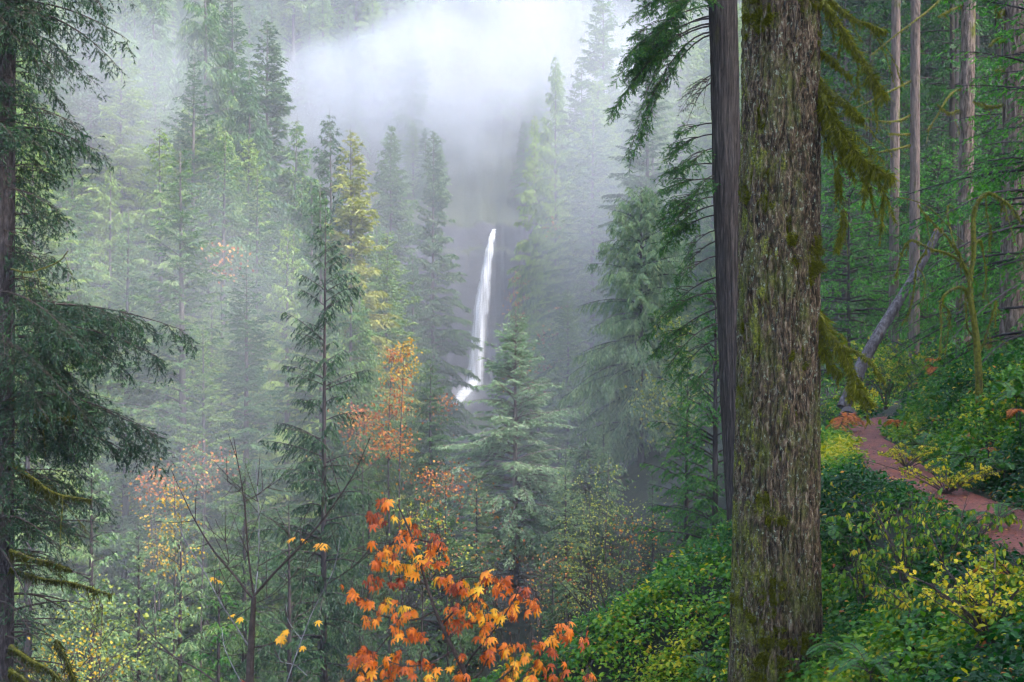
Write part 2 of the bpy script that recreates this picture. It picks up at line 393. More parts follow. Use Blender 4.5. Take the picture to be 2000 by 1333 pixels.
# ---------------------------------------------------------------- conifers
def branches(wood, leaf, base, dirh, L, rise, droop, r0, twd=9., twa=(35, 65), tl=.38, tdroop=.3, tgd=.5, ls=14., ll=.12, lw=.03,
             t0=.15, nseg=7, k=4, spread=.9, r=None, tintspan=.35, blade=False, twig_wood=False, flat=.35, lean=.0, hang=0.0, tl_prof=.85, wtint=.5, env=None, sub=0, subl=.38, suba=(35, 70)):
    """vectorised boughs. base (n,3), dirh (n,3) horizontal unit, L (n,), rise/droop (n,) or scalars; env(q) -> keep mask for twig roots"""
    r = r or rng
    n = len(base)
    base = np.asarray(base, float); dirh = nrm(np.asarray(dirh, float)); L = np.asarray(L, float)
    rise = np.broadcast_to(np.asarray(rise, float), (n,)); droop = np.broadcast_to(np.asarray(droop, float), (n,))
    side0 = np.cross(dirh, UP)
    sway = r.normal(0, .16, n)
    def C(i, t):
        tt = t[..., None]
        return base[i] + dirh[i] * (tt * L[i][..., None]) + UP * ((rise[i] * t - droop[i] * t * t) * L[i])[..., None] + side0[i] * (sway[i] * t * t * L[i])[..., None]
    def T(i, t):
        return nrm(dirh[i] + UP * (rise[i] - 2 * droop[i] * t)[..., None] + side0[i] * (2 * sway[i] * t)[..., None])
    tt = np.linspace(0, 1, nseg)
    idx = np.repeat(np.arange(n)[:, None], nseg, 1)
    pts = C(idx, np.broadcast_to(tt, (n, nseg)))
    rr = np.broadcast_to(np.asarray(r0, float), (n,))[:, None] * (1 - .85 * tt)[None]
    tubes(wood, pts, rr, k, tint=wtint)
    nt_ = np.maximum((L * twd).astype(int), 2)
    bi = np.repeat(np.arange(n), nt_)
    t = t0 + (1 - t0) * r.random(len(bi)) ** .9
    p = C(bi, t); tg = T(bi, t)
    if env is not None:
        kp = env(p, t); bi, t, p, tg = bi[kp], t[kp], p[kp], tg[kp]
    sd = nrm(np.cross(tg, UP)) * np.where(r.random(len(bi)) < .5, -1, 1)[:, None]
    an = np.radians(r.uniform(twa[0], twa[1], len(bi))) * spread
    lt = (L[bi] ** .75) * tl * (1 - tl_prof * t) * r.uniform(.55, 1.2, len(bi)) + ll * .6
    dv = tg * np.cos(an)[:, None] + sd * np.sin(an)[:, None] + UP * (r.normal(0, .12, len(bi)) - tdroop)[:, None]
    dv = nrm(dv)
    if twig_wood:
        ts = np.linspace(0, 1, 4)
        q = p[:, None] + dv[:, None] * (ts[None, :, None] * lt[:, None, None]) - UP * (tgd * ts[None] ** 2 * lt[:, None])[..., None]
        tubes(wood, q, np.broadcast_to(np.array([1, .8, .6, .3]) * (ll * .035 + .0012), (len(bi), 4)), 3, close=False, tint=wtint)
    if sub:
        ns = np.maximum((lt * sub).astype(int), 1)
        si = np.repeat(np.arange(len(bi)), ns); s = r.random(len(si)) ** .85
        sp = p[si] + dv[si] * (s * lt[si])[:, None] - UP * (tgd * s * s * lt[si])[:, None]
        sdir = nrm(dv[si] - UP * (2 * tgd * s)[:, None])
        sv = nrm(np.cross(sdir, UP + r.normal(0, .45, (len(si), 3)))) * np.where(r.random(len(si)) < .5, -1, 1)[:, None]
        sa = np.radians(r.uniform(suba[0], suba[1], len(si)))
        sl_ = lt[si] * subl * (1.1 - s) * r.uniform(.5, 1.4, len(si)) + ll * 1.5
        dv = nrm(sdir * np.cos(sa)[:, None] + sv * np.sin(sa)[:, None] + UP * r.normal(-.12, .22, len(si))[:, None])
        # the tip of each twig is kept as a shoot of its own
        p, lt, bi, tgd = sp, sl_, bi[si], tgd * .5
        if twig_wood: tubes(wood, p[:, None] + dv[:, None] * (np.array([0, .9])[None, :, None] * lt[:, None, None]), np.broadcast_to(np.array([1, .4]) * (ll * .03 + .0005), (len(p), 2)), 3, close=False, tint=wtint)
    nl = np.maximum((lt * ls).astype(int), 2)
    ti = np.repeat(np.arange(len(bi)), nl)
    s = r.random(len(ti))
    q = p[ti] + dv[ti] * (s * lt[ti])[:, None] - UP * (tgd * s * s * lt[ti])[:, None]
    td = nrm(dv[ti] - UP * (2 * tgd * s)[:, None])
    ls_ = nrm(np.cross(td, UP + r.normal(0, flat, (len(ti), 3)))) * np.where(r.random(len(ti)) < .5, -1, 1)[:, None]
    la = np.radians(r.uniform(15, 60, len(ti)))
    ld = nrm(td * np.cos(la)[:, None] + ls_ * np.sin(la)[:, None] - UP * hang + r.normal(0, .12, (len(ti), 3)))
    wdv = nrm(np.cross(ld, r.normal(0, 1, (len(ti), 3)) + UP * 1.2))
    Ls = ll * r.uniform(.6, 1.35, len(ti)) * np.clip(.4 + .35 * L[bi[ti]] / max(ll * 3, .2), .4, 1); Ws = lw * r.uniform(.7, 1.3, len(ti))
    tn = np.clip(.5 + r.normal(0, tintspan * .5, len(bi))[ti] + r.normal(0, tintspan * .25, len(ti)), 0, 1)
    (leaves_tri if blade else leaves_tri1)(leaf, q, ld, wdv, Ls, Ws, tn)

def conifer(H, Rm, seed, z_low=.08, nb=26, per=5, top=.02, prof=.75, style='fir', ll=.45, lw=.12, twd=7., ls=11., dead=0, rt=None, gaps=.12, tl=.38, r_pow=.8, blade=False, twig_wood=False, irregular=.22, bk=4, hang=None):
    """returns (trunk MB, crown MB) for a tree of height H with crown radius Rm"""
    r = np.random.default_rng(seed)
    tr, cr, wood = MB(), MB(), None
    rt = rt or H * .0105
    zz = np.linspace(0, 1, 14)
    bend = r.normal(0, .004, 2) * H
    cx = np.stack([bend[0] * np.sin(zz * 3), bend[1] * np.sin(zz * 2.3 + 1) - bend[1] * math.sin(1), zz * H], 1)
    tubes(tr, cx, rt * (1 - zz) ** .85 + .01 * rt + rt * .35 * np.exp(-zz * 40), 10)
    n = nb * per
    u = (np.arange(n) + r.random(n) * .9) / n            # 0 top .. 1 low
    u = u ** 1.12
    z = H * (1 - top) - u * H * (1 - top - z_low)
    keep = r.random(n) > gaps
    # whorls
    wl = np.round(u * nb) / nb; u = wl * .35 + u * .65; z = H * (1 - top) - u * H * (1 - top - z_low)
    az = r.random(n) * 2 * np.pi
    lob = 1 + irregular * np.sin(az * 2 + r.random() * 6 + u * 9) + r.normal(0, irregular, n)
    Lb = Rm * (np.clip(u, .0, 1) ** r_pow) * (1 - .28 * np.clip((u - prof) / (1 - prof + 1e-6), 0, 1)) * np.clip(lob, .35, 1.5) + .006 * H
    u, z, az, Lb = u[keep], z[keep], az[keep], Lb[keep]; n = len(u)
    dh = np.stack([np.cos(az), np.sin(az), 0 * az], 1)
    st = dict(fir=(.32, .42, .15, .35, .10), spruce=(.20, .50, .45, .7, .35), hemlock=(.25, .55, .35, .6, .25), veil=(.20, .50, .60, .8, .5))[style]
    rise = st[0] + .55 * (1 - u) ** 2 - .15 * u + r.normal(0, .08, n); dr = st[1] * (.05 + 1.05 * u ** .6) + r.normal(0, .05, n)
    fx = np.interp(z / H, zz, cx[:, 0]); fy = np.interp(z / H, zz, cx[:, 1])
    base = np.stack([fx, fy, z], 1) + dh * (rt * (1 - z / H) ** .85)[:, None] * .6
    branches(tr, cr, base, dh, Lb, rise, dr, .012 * Lb ** .8 + .006, twd=twd, tl=tl, tdroop=st[2], tgd=st[3] * .6, ls=ls, ll=ll, lw=lw, r=r, hang=st[4] if hang is None else hang, blade=blade, twig_wood=twig_wood, k=bk, t0=.06)
    if dead:
        m = dead; zd = r.random(m) * (H * z_low) + .02 * H * 0; ad = r.random(m) * 6.28
        dh = np.stack([np.cos(ad), np.sin(ad), 0 * ad], 1); Ld = Rm * r.uniform(.2, .8, m)
        tt = np.linspace(0, 1, 6)
        fx = np.interp(zd / H, zz, cx[:, 0]); fy = np.interp(zd / H, zz, cx[:, 1])
        pts = np.stack([fx, fy, zd], 1)[:, None] + dh[:, None] * (Ld[:, None, None] * tt[None, :, None]) + UP * ((.1 * tt - .3 * tt ** 2)[None, :] * Ld[:, None])[..., None]
        tubes(tr, pts, np.maximum((.012 * Ld + .004), .008)[:, None] * (1 - .8 * tt)[None], 4)
    return tr, cr

def thing(name, label, cat, loc, group=None, rz=0.0, scale=None):
    o = bpy.data.objects.new(name, None); COL.objects.link(o)
    o.location = tuple(float(a) for a in loc); o.rotation_euler = (0, 0, rz); o['label'] = label; o['category'] = cat
    o.empty_display_size = .3
    if scale is not None: o.scale = scale
    if group: o['group'] = group
    return o

class Asset:
    def __init__(s, H, Rm, seed, wood, needle, **kw):
        s.H, s.R = H, Rm
        tr, cr = conifer(H, Rm, seed, **kw)
        s.tm = tr.mesh('trunk', wood, True); s.cm = cr.mesh('crown', needle)
        s.cms = {}
        s.needle = needle
    def place(s, name, label, cat, loc, H, width=1.0, rz=0., group=None, needle=None):
        k = H / s.H
        o = thing(name, label, cat, loc, group, rz, (k * width, k * width, k))
        t = bpy.data.objects.new('trunk', s.tm); COL.objects.link(t); t.parent = o
        c = bpy.data.objects.new('crown', s.cm); COL.objects.link(c); c.parent = o
        if needle is not None and needle is not s.needle:
            c.material_slots[0].link = 'OBJECT'; c.material_slots[0].material = needle
        return o

def seat(px, top, D, minh=6):
    """ground point and height for a tree whose tip shows at (px, top) at depth D"""
    x = (px - 1000) / 2500 * D; zt = (666 - top) / 2500 * D
    g = float(height(x, D)) - .3
    return (x, D, g), max(zt - g, minh)

# ---------------------------------------------------------------- forest of the canyon
FA = [Asset(45, 7.2, 1, M['far_bark'], M['far_needle'], nb=46, per=8, ll=.55, lw=.16, twd=7.5, ls=11, style='fir'),
      Asset(48, 8.2, 2, M['far_bark'], M['far_needle'], nb=42, per=8, ll=.6, lw=.17, twd=7.5, ls=11, style='spruce', irregular=.3, gaps=.2),
      Asset(46, 6.6, 3, M['far_bark'], M['far_needle'], nb=48, per=8, ll=.5, lw=.15, twd=7.5, ls=11, style='hemlock', irregular=.25),
      Asset(50, 8.4, 4, M['far_bark'], M['far_needle'], nb=38, per=8, ll=.6, lw=.16, twd=7.5, ls=11, style='veil', irregular=.3, gaps=.2),
      Asset(40, 5.4, 5, M['far_bark'], M['far_needle'], nb=48, per=8, ll=.5, lw=.15, twd=7.5, ls=11, style='fir', z_low=.3, dead=30)]

FN = [Asset(40, 5.6, 11, M['far_bark'], M['far_needle'], nb=50, per=8, ll=.27, lw=.085, twd=10, ls=22, style='fir', irregular=.3, gaps=.15),
      Asset(40, 6.2, 12, M['far_bark'], M['far_needle'], nb=46, per=8, ll=.27, lw=.08, twd=10, ls=22, style='spruce', irregular=.35, gaps=.2),
      Asset(40, 5.4, 13, M['far_bark'], M['far_needle'], nb=50, per=8, ll=.25, lw=.075, twd=10, ls=24, style='hemlock', irregular=.3, gaps=.2)]
# px, top py, D, asset, width, label, needle
MAIN = [
 (520, 28, 172, 0, 1.05, 'tall dense green fir whose right edge stands sharp against the white cloud', 'mid_needle'),
 (488, 120, 160, 1, 1.1, 'broad fir just left of and in front of the tall fir beside the cloud', None),
 (578, 222, 168, 2, 1.0, 'narrow blue-green fir with its tip between the tall fir and the golden fir', None),
 (643, 205, 150, 2, .9, 'dark slender fir with the pointed tip rising behind the golden fir', 'mid_needle'),
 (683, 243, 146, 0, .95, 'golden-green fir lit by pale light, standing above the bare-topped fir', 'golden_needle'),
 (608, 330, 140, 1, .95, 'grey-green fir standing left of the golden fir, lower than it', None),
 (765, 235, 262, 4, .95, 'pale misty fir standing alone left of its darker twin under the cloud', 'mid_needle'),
 (845, 247, 248, 0, .92, 'dark layered fir standing alone under the cloud, left of the waterfall', 'mid_needle'),
 (735, 420, 235, 1, .9, 'low hazy fir filling the space below the pale misty fir', None),
 (838, 590, 262, 4, .7, 'small hazy fir at the foot of the dark layered fir, beside the waterfall cliff', None),
 (810, 480, 225, 2, .8, 'hazy hemlock in front of the dark layered fir', None),
 (1085, 98, 215, 1, .8, 'tall foggy fir with its top just right of the brightest cloud', None),
 (1138, 120, 205, 0, 1.05, 'fir with a sharp dark top standing right of the tall foggy fir', 'mid_needle'),
 (1048, 215, 232, 2, .75, 'pale fir with feathery outline at the left edge of the right-hand forest', None),
 (1130, 250, 190, 2, .9, 'hazy fir standing in front between the two foggy tops', None),
 (1085, 330, 185, 3, .8, 'hazy green fir overlooking the top of the waterfall from the right', None),
 (1180, -40, 190, 0, 1.0, 'faint tall fir at the top of the picture right of the sharp-topped fir', None),
 (1215, 180, 175, 1, 1.0, 'foggy broad fir to the left of the near overhanging boughs', None),
 (1160, 330, 165, 3, 1.0, 'drooping misty spruce on the right slope above the pale hanging spruce', None),
 (1300, 150, 150, 3, 1.0, 'misty spruce showing behind the boughs of the slim dark trunk', None),
 (1360, 260, 120, 1, .9, 'misty fir glimpsed between the boughs and the slim dark trunk', None),
 (1330, 480, 105, 3, .9, 'hazy green spruce low down left of the slim dark trunk', None),
 (300, -60, 158, 1, 1.1, 'lofty fir reaching the top of the picture right of the near dark spruce', None),
 (400, -90, 165, 3, 1.1, 'lofty spruce with hanging grey-green sprays at the top left of the gorge', None),
 (375, 95, 135, 3, 1.05, 'light green spruce with hanging sprays in the middle of the left slope', None),
 (455, -30, 180, 0, 1.0, 'fir with blue tint behind the tall cloud-side fir', None),
 (235, 60, 140, 0, .95, 'dim fir in the thick mist beside the near dark spruce', None),
 (315, 235, 118, 1, 1.05, 'green fir with layered sagging boughs halfway down the left slope', None),
 (428, 250, 120, 2, 1.1, 'fir with sparse hanging twigs in the middle of the left slope', None),
 (500, 330, 125, 3, 1.0, 'spruce with dull green sprays below the tall cloud-side fir', None),
 (560, 420, 112, 1, .9, 'grey-green fir behind the left boughs of the bare-topped fir', None),
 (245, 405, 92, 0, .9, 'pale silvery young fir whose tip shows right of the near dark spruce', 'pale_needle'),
 (480, 505, 88, 0, 1.05, 'light green fir with a visible pale trunk, left of the bare-topped fir', None),
 (400, 620, 84, 3, .8, 'soft green spruce low on the left slope', None),
 (840, 690, 122, 1, 1.0, 'yellow-green conifer clump left of the waterfall foot', None),
 (700, 560, 128, 4, .9, 'dim fir behind the right boughs of the bare-topped fir', None),
 (1110, 560, 140, 0, .85, 'foggy fir behind the silver-tipped young fir', None),
]
KN = ('fir_tree', 'spruce_tree', 'hemlock_tree', 'spruce_tree', 'fir_tree')
for px, top, D, a, wd, lab, nm in MAIN:
    loc, H = seat(px, top, D)
    (FA[a] if D > 138 else FN[a % 3]).place(KN[a], lab, 'tree', loc, H, wd * min(1.25, (45 / H) ** .45), rng.random() * 6.28, needle=M[nm] if nm else None)

# filler trees on the two canyon walls, the head wall and the far hillside
fr = np.random.default_rng(77)
placed = [(((p[0] - 1000) / 2500 * p[2]), p[2]) for p in MAIN]
def fill(n, xr, yr, mind, hr, name, label, group, cond=None, wd=(.8, 1.15), topmin=None, assets=(0, 1, 2, 3, 4)):
    c = 0; tries = 0
    while c < n and tries < n * 60:
        tries += 1
        y = fr.uniform(*yr); x = fr.uniform(*xr)
        px = 1000 + x / y * 2500
        if px < -120 or px > 2120: continue
        if cond is not None and not cond(x, y, px): continue
        if any((x - a) ** 2 + (y - b) ** 2 < mind ** 2 for a, b in placed): continue
        g = float(height(x, y)); H = fr.uniform(*hr)
        top = 666 - (g + H) / y * 2500
        if topmin is not None and top < topmin(px): H = (666 - topmin(px)) / 2500 * y - g
        if H < hr[0] * .45: continue
        if 666 - g / y * 2500 < -20: continue
        placed.append((x, y)); c += 1
        ai = fr.choice(assets); (FA[ai] if y > 138 else FN[ai % 3]).place(KN[ai], label, 'tree', (x, y, g - .4), H, fr.uniform(*wd), fr.random() * 6.28, group=group)
    return c
def lim_left(px):   # tips stay below the skyline of the photograph
    return np.interp(px, [0, 430, 500, 560, 620, 700, 740, 900, 960, 1000, 1060, 1150, 1250, 1400], [-200, -200, 40, 210, 330, 360, 420, 560, 640, 420, 200, 160, 60, -100])
print('fill', fill(100, (-75, -14), (85, 235), 4.4, (34, 50), 'fir_tree', 'one of the hazy green conifers packed together on the left canyon wall', 'conifers packed on the left canyon wall', lambda x, y, px: px < 760, topmin=lim_left))
print('fill', fill(56, (0, 45), (95, 300), 4.8, (34, 50), 'fir_tree', 'one of the foggy conifers packed together on the right canyon wall', 'conifers packed on the right canyon wall', lambda x, y, px: 1105 < px < 1480, topmin=lim_left))
print('fill', fill(22, (-40, 20), (150, 330), 6, (18, 30), 'fir_tree', 'one of the dim conifers low in the gorge near the waterfall', 'conifers low in the gorge', lambda x, y, px: 700 < px < 1080 and not (815 < px < 1045), topmin=lambda p: 560))
print('fill', fill(46, (-150, 110), (366, 430), 8, (30, 46), 'fir_tree', 'one of the faint conifers above the waterfall cliff, half lost in cloud', 'conifers above the waterfall cliff', lambda x, y, px: 300 < px < 1500 and not (860 < px < 1010 and y < 400)))
print('fill', fill(84, (-180, 150), (432, 505), 8, (38, 55), 'fir_tree', 'one of the faint blue conifers on the far hillside behind the cloud', 'conifers on the far hillside', lambda x, y, px: 100 < px < 1500, wd=(1., 1.3)))

print('fill', fill(12, (-30, 20), (357, 365), 3.0, (14, 26), 'fir_tree', 'one of the dim conifers rooted along the lip of the waterfall cliff', 'conifers along the lip of the cliff', lambda x, y, px: not (868 < px < 1012)))

# waterfall
def fall_mat():
    m, N, Lk = mat('white_water')
    tc = nd(N, 'ShaderNodeTexCoord'); mp = nd(N, 'ShaderNodeMapping'); mp.inputs['Scale'].default_value = (1.6, 1.6, .04)
    Lk.new(tc.outputs['Object'], mp.inputs[0])
    n = nd(N, 'ShaderNodeTexNoise'); n.inputs['Scale'].default_value = 1; n.inputs['Detail'].default_value = 6; Lk.new(mp.outputs[0], n.inputs['Vector'])
    at = nd(N, 'ShaderNodeAttribute', attribute_name='tint')
    mr = nd(N, 'ShaderNodeMapRange'); mr.inputs[1].default_value = .1; mr.inputs[2].default_value = .75; Lk.new(n.outputs['Fac'], mr.inputs[0])
    # tint runs 1 in the core to 0 at the thin spray edge; noise makes streaks
    ad = nd(N, 'ShaderNodeMath', operation='MULTIPLY', use_clamp=True); ad.inputs[1].default_value = 1.5; Lk.new(at.outputs['Fac'], ad.inputs[0])
    mr.inputs[1].default_value = .25; mr.inputs[2].default_value = .7; mr.inputs[3].default_value = .28; mr.inputs[4].default_value = 1.05
    sm = nd(N, 'ShaderNodeMath', operation='MULTIPLY', use_clamp=True); Lk.new(ad.outputs[0], sm.inputs[0]); Lk.new(mr.outputs[0], sm.inputs[1])
    df = nd(N, 'ShaderNodeBsdfPrincipled'); df.inputs['Base Color'].default_value = (.72, .75, .80, 1); df.inputs['Roughness'].default_value = .6
    tl = nd(N, 'ShaderNodeBsdfTranslucent'); tl.inputs[0].default_value = (.72, .75, .80, 1)
    m1 = nd(N, 'ShaderNodeMixShader'); m1.inputs[0].default_value = .4; Lk.new(df.outputs[0], m1.inputs[1]); Lk.new(tl.outputs[0], m1.inputs[2])
    tr = nd(N, 'ShaderNodeBsdfTransparent')
    m2 = nd(N, 'ShaderNodeMixShader'); Lk.new(sm.outputs[0], m2.inputs[0]); Lk.new(tr.outputs[0], m2.inputs[1]); Lk.new(m1.outputs[0], m2.inputs[2])
    out = nd(N, 'ShaderNodeOutputMaterial'); Lk.new(m2.outputs[0], out.inputs[0])
    return m
FD = 346.
wf = thing('waterfall', 'tall thin white waterfall dropping over the dark cliff', 'waterfall', P(928, 745, FD))
def fall_strip(name, path, depth, sub=1.0):
    """path: list of (px, py, half width px)"""
    mb = MB(); pa = np.array(path, float)
    n = 90; m = 25
    t = np.linspace(0, 1, n); k = np.linspace(0, 1, len(pa))
    cxp = np.interp(t, k, pa[:, 0]); cyp = np.interp(t, k, pa[:, 1]); hw = np.interp(t, k, pa[:, 2]); dp = np.interp(t, k, depth)
    u = np.linspace(-1, 1, m)
    rg = fbm(np.arange(n) * .35, 3.1, 0, 3, 4) * .5 + .75
    X = (cxp[:, None] + u[None] * (hw * rg)[:, None] - 1000) / 2500 * dp[:, None]
    Zz = np.broadcast_to(((666 - cyp) / 2500 * dp)[:, None], X.shape)
    Yy = dp[:, None] - 1.6 * np.sqrt(np.clip(1 - u ** 2, 0, 1))[None] * (hw / 14)[:, None] + (fbm(u[None] * 3, t[:, None] * 3, 0, 3, 8) - .45) * .5
    ii = np.arange(n - 1)[:, None] * m + np.arange(m - 1)[None]
    F = np.concatenate([np.stack([ii, ii + 1, ii + m + 1], -1).reshape(-1, 3), np.stack([ii, ii + m + 1, ii + m], -1).reshape(-1, 3)])
    tn = (1 - np.abs(u) ** 1.6)[None] * np.ones((n, 1))
    V = np.stack([X, Yy, Zz], -1).reshape(-1, 3) - np.array(wf.location)
    mb.add(V, F, tn.ravel())
    return mb.obj(name, FALL, wf, True)
FALL = fall_mat()
fall_strip('lip', [(972, 440, 4), (966, 447, 6), (963, 452, 4), (961, 460, 6)], [360, 357, 354, FD + 3])
fall_strip('plunge', [(964, 452, 5), (960, 466, 8), (955, 492, 10), (947, 545, 14), (940, 600, 16), (934, 655, 17), (930, 705, 18), (927, 740, 20), (924, 760, 22)], [FD + 2, FD, FD - 1, FD - 1.5, FD - 2, FD - 2, FD - 2, FD - 2, FD - 2])
fall_strip('cascade', [(932, 738, 13), (920, 752, 16), (906, 768, 15), (895, 783, 12), (886, 800, 8)], [FD - 2.5, FD - 4, FD - 7, FD - 10, FD - 13])

# ================================================================ near things
def spline(pts, n):
    """smooth resampling of a polyline (Catmull-Rom); pts (m, c)"""
    p = np.asarray(pts, float); m = len(p)
    p = np.vstack([2 * p[0] - p[1], p, 2 * p[-1] - p[-2]])
    t = np.linspace(0, m - 1, n); i = np.minimum(t.astype(int), m - 2); f = (t - i)[:, None]
    a, b, c, d = p[i], p[i + 1], p[i + 2], p[i + 3]
    return .5 * (2 * b + (c - a) * f + (2 * a - 5 * b + 4 * c - d) * f ** 2 + (3 * b - a - 3 * c + d) * f ** 3)

def pix_path(pts, D, n=16, Dend=None, jit=0.0, r=None):
    """pts [(px, py)] at depth D..Dend -> world (n,3)"""
    r = r or rng
    q = spline(pts, n); D_ = np.linspace(D, D if Dend is None else Dend, n)
    o = np.stack([(q[:, 0] - 1000) / 2500 * D_, D_, (666 - q[:, 1]) / 2500 * D_], 1)
    if jit: o[1:] += np.cumsum(r.normal(0, jit, (n - 1, 3)), 0) * .5
    return o

M['big_bark'] = bark_mat('furrowed_bark', G((.25, (.035, .026, .022)), (.5, (.12, .092, .07)), (.75, (.27, .22, .18))), scale=(22, 22, 5), moss=(.11, .125, .014), moss_amt=.62, bump=.8, bdist=.02, lichen=(.34, .37, .27), mscale=2.2)
def big_bark_mat():
    m, N, Lk = mat('mossy_furrowed_bark')
    tc = nd(N, 'ShaderNodeTexCoord')
    def noise(scale, det, rough, vec=(1, 1, 1), loc=(0, 0, 0), dist=0.):
        mp = nd(N, 'ShaderNodeMapping'); mp.inputs['Scale'].default_value = vec; mp.inputs['Location'].default_value = loc
        n = nd(N, 'ShaderNodeTexNoise'); n.inputs['Scale'].default_value = scale; n.inputs['Detail'].default_value = det; n.inputs['Roughness'].default_value = rough; n.inputs['Distortion'].default_value = dist
        Lk.new(tc.outputs['Object'], mp.inputs[0]); Lk.new(mp.outputs[0], n.inputs['Vector']); return n.outputs['Fac']
    def rng_(f, lo, hi):
        r_ = nd(N, 'ShaderNodeMapRange'); r_.inputs[1].default_value = lo; r_.inputs[2].default_value = hi; Lk.new(f, r_.inputs[0]); return r_.outputs[0]
    def mixc(f, a, b):
        q = nd(N, 'ShaderNodeMix', data_type='RGBA'); Lk.new(f, q.inputs[0]); Lk.new(a, q.inputs[6]); Lk.new(b, q.inputs[7]); return q.outputs[2]
    st = noise(1, 10, .76, (30, 30, 9), dist=.5)
    r1 = ramp(N, [(.40, (.006, .004, .003)), (.48, (.055, .034, .019)), (.56, (.16, .108, .066)), (.66, (.40, .32, .23))]); Lk.new(st, r1.inputs[0]); col = r1.outputs[0]
    # brown-olive algae film
    al = ramp(N, [(.35, (.018, .022, .004)), (.65, (.15, .165, .025))]); Lk.new(noise(30, 6, .7), al.inputs[0])
    col = mixc(rng_(noise(3.0, 10, .75, (1, 1, .5)), .48, .64), col, al.outputs[0])
    # yellow moss, more of it on the left-hand side (-x) of the trunk
    sp = nd(N, 'ShaderNodeSeparateXYZ'); Lk.new(tc.outputs['Object'], sp.inputs[0])
    ma = nd(N, 'ShaderNodeMath', operation='MULTIPLY_ADD'); ma.inputs[1].default_value = -.16; Lk.new(sp.outputs[0], ma.inputs[0]); Lk.new(noise(6.5, 10, .78, (1, 1, .55), (3, 1, 2)), ma.inputs[2])
    mo = ramp(N, [(.35, (.02, .028, .003)), (.5, (.13, .14, .012)), (.68, (.40, .38, .045))]); Lk.new(noise(45, 5, .7), mo.inputs[0])
    col = mixc(rng_(ma.outputs[0], .56, .64), col, mo.outputs[0])
    # pale lichen flecks
    li = ramp(N, [(.35, (.16, .19, .12)), (.7, (.46, .50, .38))]); Lk.new(noise(60, 3, .6), li.inputs[0])
    col = mixc(rng_(noise(26, 8, .8, (1, 1, .7), (7, 7, 7)), .57, .61), col, li.outputs[0])
    rd = nd(N, 'ShaderNodeRGB'); rd.outputs[0].default_value = (.30, .12, .09, 1)
    col = mixc(rng_(noise(14, 7, .75, (1, 1, .5), (1, 9, 4)), .66, .70), col, rd.outputs[0])
    pb = nd(N, 'ShaderNodeBsdfPrincipled'); pb.inputs['Roughness'].default_value = .8; pb.inputs['Specular IOR Level'].default_value = .3; Lk.new(col, pb.inputs['Base Color'])
    bp = nd(N, 'ShaderNodeBump'); bp.inputs['Strength'].default_value = 1.0; bp.inputs['Distance'].default_value = .03; Lk.new(st, bp.inputs['Height']); Lk.new(bp.outputs[0], pb.inputs['Normal'])
    out = nd(N, 'ShaderNodeOutputMaterial'); Lk.new(pb.outputs[0], out.inputs[0]); return m
M['big_bark'] = big_bark_mat()
M['slim_bark'] = bark_mat('slim_bark', G((.33, (.010, .008, .008)), (.5, (.048, .037, .033)), (.68, (.12, .098, .090))), scale=(48, 48, 2.6), moss=(.10, .09, .02), moss_amt=.02, bump=1.0, bdist=.02, mscale=1.3)
M['pink_bark'] = bark_mat('pinkish_bark', G((.34, (.035, .025, .02)), (.5, (.16, .115, .095)), (.70, (.42, .33, .29))), scale=(16, 16, 3), moss=(.14, .15, .03), moss_amt=.22, bump=.9, bdist=.03)
M['spruce_bark'] = bark_mat('spruce_bark', G((.3, (.016, .013, .016)), (.5, (.05, .042, .046)), (.8, (.16, .14, .15))), scale=(18, 18, 6), moss=(.05, .06, .02), moss_amt=.05, bump=.9, bdist=.03)
M['twig_bark'] = bark_mat('twig_bark', G((.3, (.025, .018, .016)), (.7, (.09, .07, .06))), scale=(30, 30, 30), bump=.2)
M['olive_moss'] = leaf_mat('olive_moss', G((0, (.012, .016, .004)), (.5, (.045, .052, .010)), (1, (.10, .10, .02))), rough=.8, trans=.3, spec=.1)
M['moss'] = leaf_mat('moss', G((0, (.035, .042, .005)), (.5, (.12, .13, .014)), (1, (.32, .30, .035))), rough=.8, trans=.35, spec=.1)
M['moss_wood'] = bark_mat('mossy_wood', G((.3, (.02, .018, .012)), (.7, (.08, .065, .04))), scale=(20, 20, 20), moss=(.13, .13, .016), moss_amt=1.1, bump=.8, bdist=.01, mscale=5)

